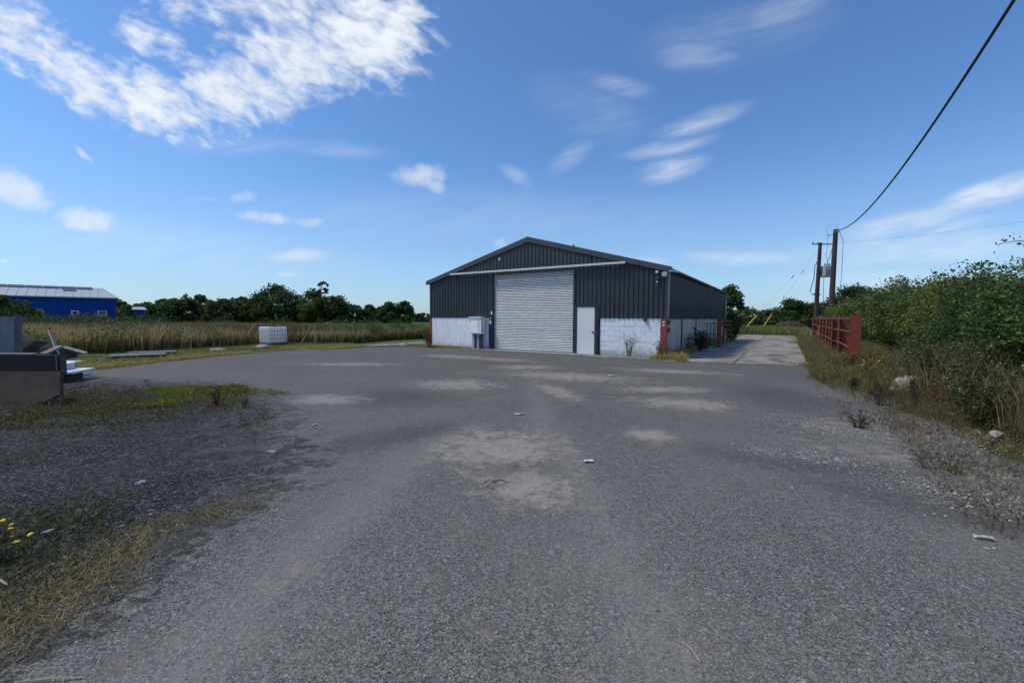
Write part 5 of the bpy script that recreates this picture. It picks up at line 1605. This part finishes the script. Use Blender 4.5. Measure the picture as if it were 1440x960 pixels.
for i, (a, b, h, lb) in enumerate(((18.3, -6.3, .5, 'red brown dock farthest out on the stony right edge'), (18.15, -7.3, .42, 'low red brown dock beside the whitish stone'), (18.7, -6.9, .6, 'red brown dock close under the tall weeds'), (18.0, -5.2, .35, 'sparse red dock on the pale chippings'),
                                  (17.6, -4.5, .25, 'small red dock alone left of the others on the chippings'), (17.6, -9.6, .3, 'green brown weed on the stones nearest the right edge'))):
    p = L(a, b)
    plant('dock_plant', lb, p.x, p.y, h, .22, 9, leafmat('dead_leaves', [(.05, .028, .02), (.08, .05, .03)]) if i < 5 else L_WEED, 60 + i, STEMR, nleaf=18, leaf=.05, group='red brown docks on the right edge')
for i, (a, b, lb) in enumerate(((18.9, -1.7, 'yellow flowered ragwort behind the nearest red post'), (18.6, -2.9, 'yellow flowered ragwort left of the rubble heap'), (19.4, -2.6, 'yellow flowered ragwort behind the rubble heap'))):
    p = L(a, b)
    plant('ragwort_plant', lb, p.x, p.y, .55, .25, 9, L_WEED, 80 + i, STEM, FL_Y, nleaf=16, leaf=.06, group='ragwort in the right verge', nf=9, fs=.02)
# near left corner
plant('ragwort_plant', 'yellow flowered ragwort in the dark grass at the lower left', -3.28, 2.62, .24, .17, 7, L_DARKW, 90, STEM, FL_Y, nleaf=14, leaf=.035, nf=7, fs=.016)
for i, (x, y, lb) in enumerate(((-3.0, 2.35, 'bleached grass stalk arching over beside the yellow flowers'), (-2.95, 2.1, 'bleached grass stalk bending low in the dark grass'), (-3.15, 2.0, 'bleached grass stalk nearest the lower left corner'))):
    o = empty('dry_seed_stalk', (x, y, 0), 0, lb, 'grass stalk', 'bleached seed stalks in the near grass')
    an = (-.5, .2, .9)[i]
    pts = [(math.cos(an) * .28 * q * q, math.sin(an) * .2 * q * q, .26 * q - .12 * q * q * q) for q in (0, .25, .5, .7, .85, 1.0)]
    MB().tube(pts, [.002, .002, .002, .0022, .006, .003], 5).build('stalk', M('bleached_stalk', (.42, .37, .25), (.34, .29, .19), 20, .8), o)

# ------------------------------------------------------------------ litter on the yard
PAPER = M('white_scrap', (.66, .65, .61), (.56, .55, .51), 8, .8)


def scrap(name, label, x, y, w, l, rz, mat, cat='litter', crumple=.02, z=.022):
    n = 5
    vs_, fs_ = [], []
    r_ = random.Random(hash((round(x, 2), round(y, 2))) % 1000)
    for i in range(n):
        for j in range(n):
            e_ = .85 + .15 * r_.random()
            vs_.append(((i / (n - 1) - .5) * l * e_, (j / (n - 1) - .5) * w * e_, r_.uniform(0, crumple)))
    for i in range(n - 1):
        for j in range(n - 1):
            a = i * n + j
            fs_.append((a, a + n, a + n + 1, a + 1))
    k = len(vs_)
    vs_ += [(p[0], p[1], p[2] - .004) for p in vs_]
    fs_ += [tuple(q + k for q in f[::-1]) for f in fs_]
    ring = [i * n for i in range(n)] + [(n - 1) * n + j for j in range(1, n)] + [i * n + n - 1 for i in range(n - 2, -1, -1)] + [j for j in range(n - 2, 0, -1)]
    for a, b in zip(ring, ring[1:] + ring[:1]):
        fs_.append((a, b, b + k, a + k))
    o = MB().add(vs_, fs_).build(name, mat)
    o.location = (x, y, z); o.rotation_euler = (0, 0, rz)
    return tag(o, label, cat)


scrap('paper_scrap', 'crumpled white paper scrap in the middle of the yard', .85, 4.64, .06, .12, .3, PAPER, crumple=.016)
scrap('plastic_strip', 'cream plastic strip lying farther out toward the barn', .13, 6.94, .05, .17, .15, M('cream_plastic', (.72, .70, .52), (.66, .63, .46), 8, .5))
scrap('paper_scrap', 'small white scrap on the pale silt near the door', 2.75, 11.7, .1, .2, -.3, PAPER)
scrap('plastic_strip', 'pale flat offcut lying near the right edge of the yard', 3.41, 3.0, .035, .12, -.4, M('pale_offcut', (.5, .48, .44), (.42, .4, .36), 8, .7))
scrap('paper_scrap', 'tiny white scrap on the tarmac left of the cream strip', -2.9, 6.2, .05, .07, .8, PAPER)
scrap('flat_stone', 'round pale flat stone on the left gravel edge', -2.83, 4.95, .08, .1, .2, M('pale_flat_stone', (.3, .3, .31), (.24, .24, .25), 20, .9), 'stone', .012)
scrap('paper_scrap', 'pale scrap among the dark weeds of the lower left gravel', -3.35, 3.0, .02, .07, 1.2, M('dull_scrap', (.42, .42, .40), (.34, .34, .32), 8, .8), crumple=.012, z=.05)
scrap('paper_scrap', 'white scrap on the dark gravel in front of the bent panel', -3.5, 3.95, .03, .09, 1.0, PAPER, crumple=.03, z=.03)
def sticks(name, label, x, y, lines, mat, r_):
    o = empty(name, (x, y, .02), 0, label, 'twig')
    for ln in lines:
        MB().tube(ln, r_, 5).build('strand', mat, o)
sticks('twisted_wire', 'twisted black wire scrap on the silt patch', -.13, 3.99, [[(-.14, 0, .0), (-.08, .03, .03), (-.03, -.01, .01), (.02, .03, .035), (.08, .01, .01), (.12, .05, .0)], [(-.06, .06, .0), (.0, .03, .03), (.05, .07, .01)], [(-.1, -.05, .0), (-.05, -.02, .02), (-.02, .04, .01)]], BLACK, .004)
sticks('bleached_stick', 'thin pale stick lying on the tarmac before the silt patches', 2.2, 8.9, [[(-.45, -.06, .0), (0, .01, .01), (.45, .05, .0)]], M('bleached_stalk', (.42, .37, .25)), .006)
sticks('straw', 'dry grass stem on the tarmac at the bottom edge', .86, 1.95, [[(-.02, .06, 0), (.0, 0, .008), (.015, -.06, 0)]], M('bleached_stalk', (.42, .37, .25)), .0025)
sticks('bleached_stick', 'bleached straw lying at the very lower left of the tarmac', -2.0, 1.78, [[(-.12, -.01, 0), (0, .0, .008), (.12, .01, 0)]], M('bleached_stalk', (.42, .37, .25)), .003)
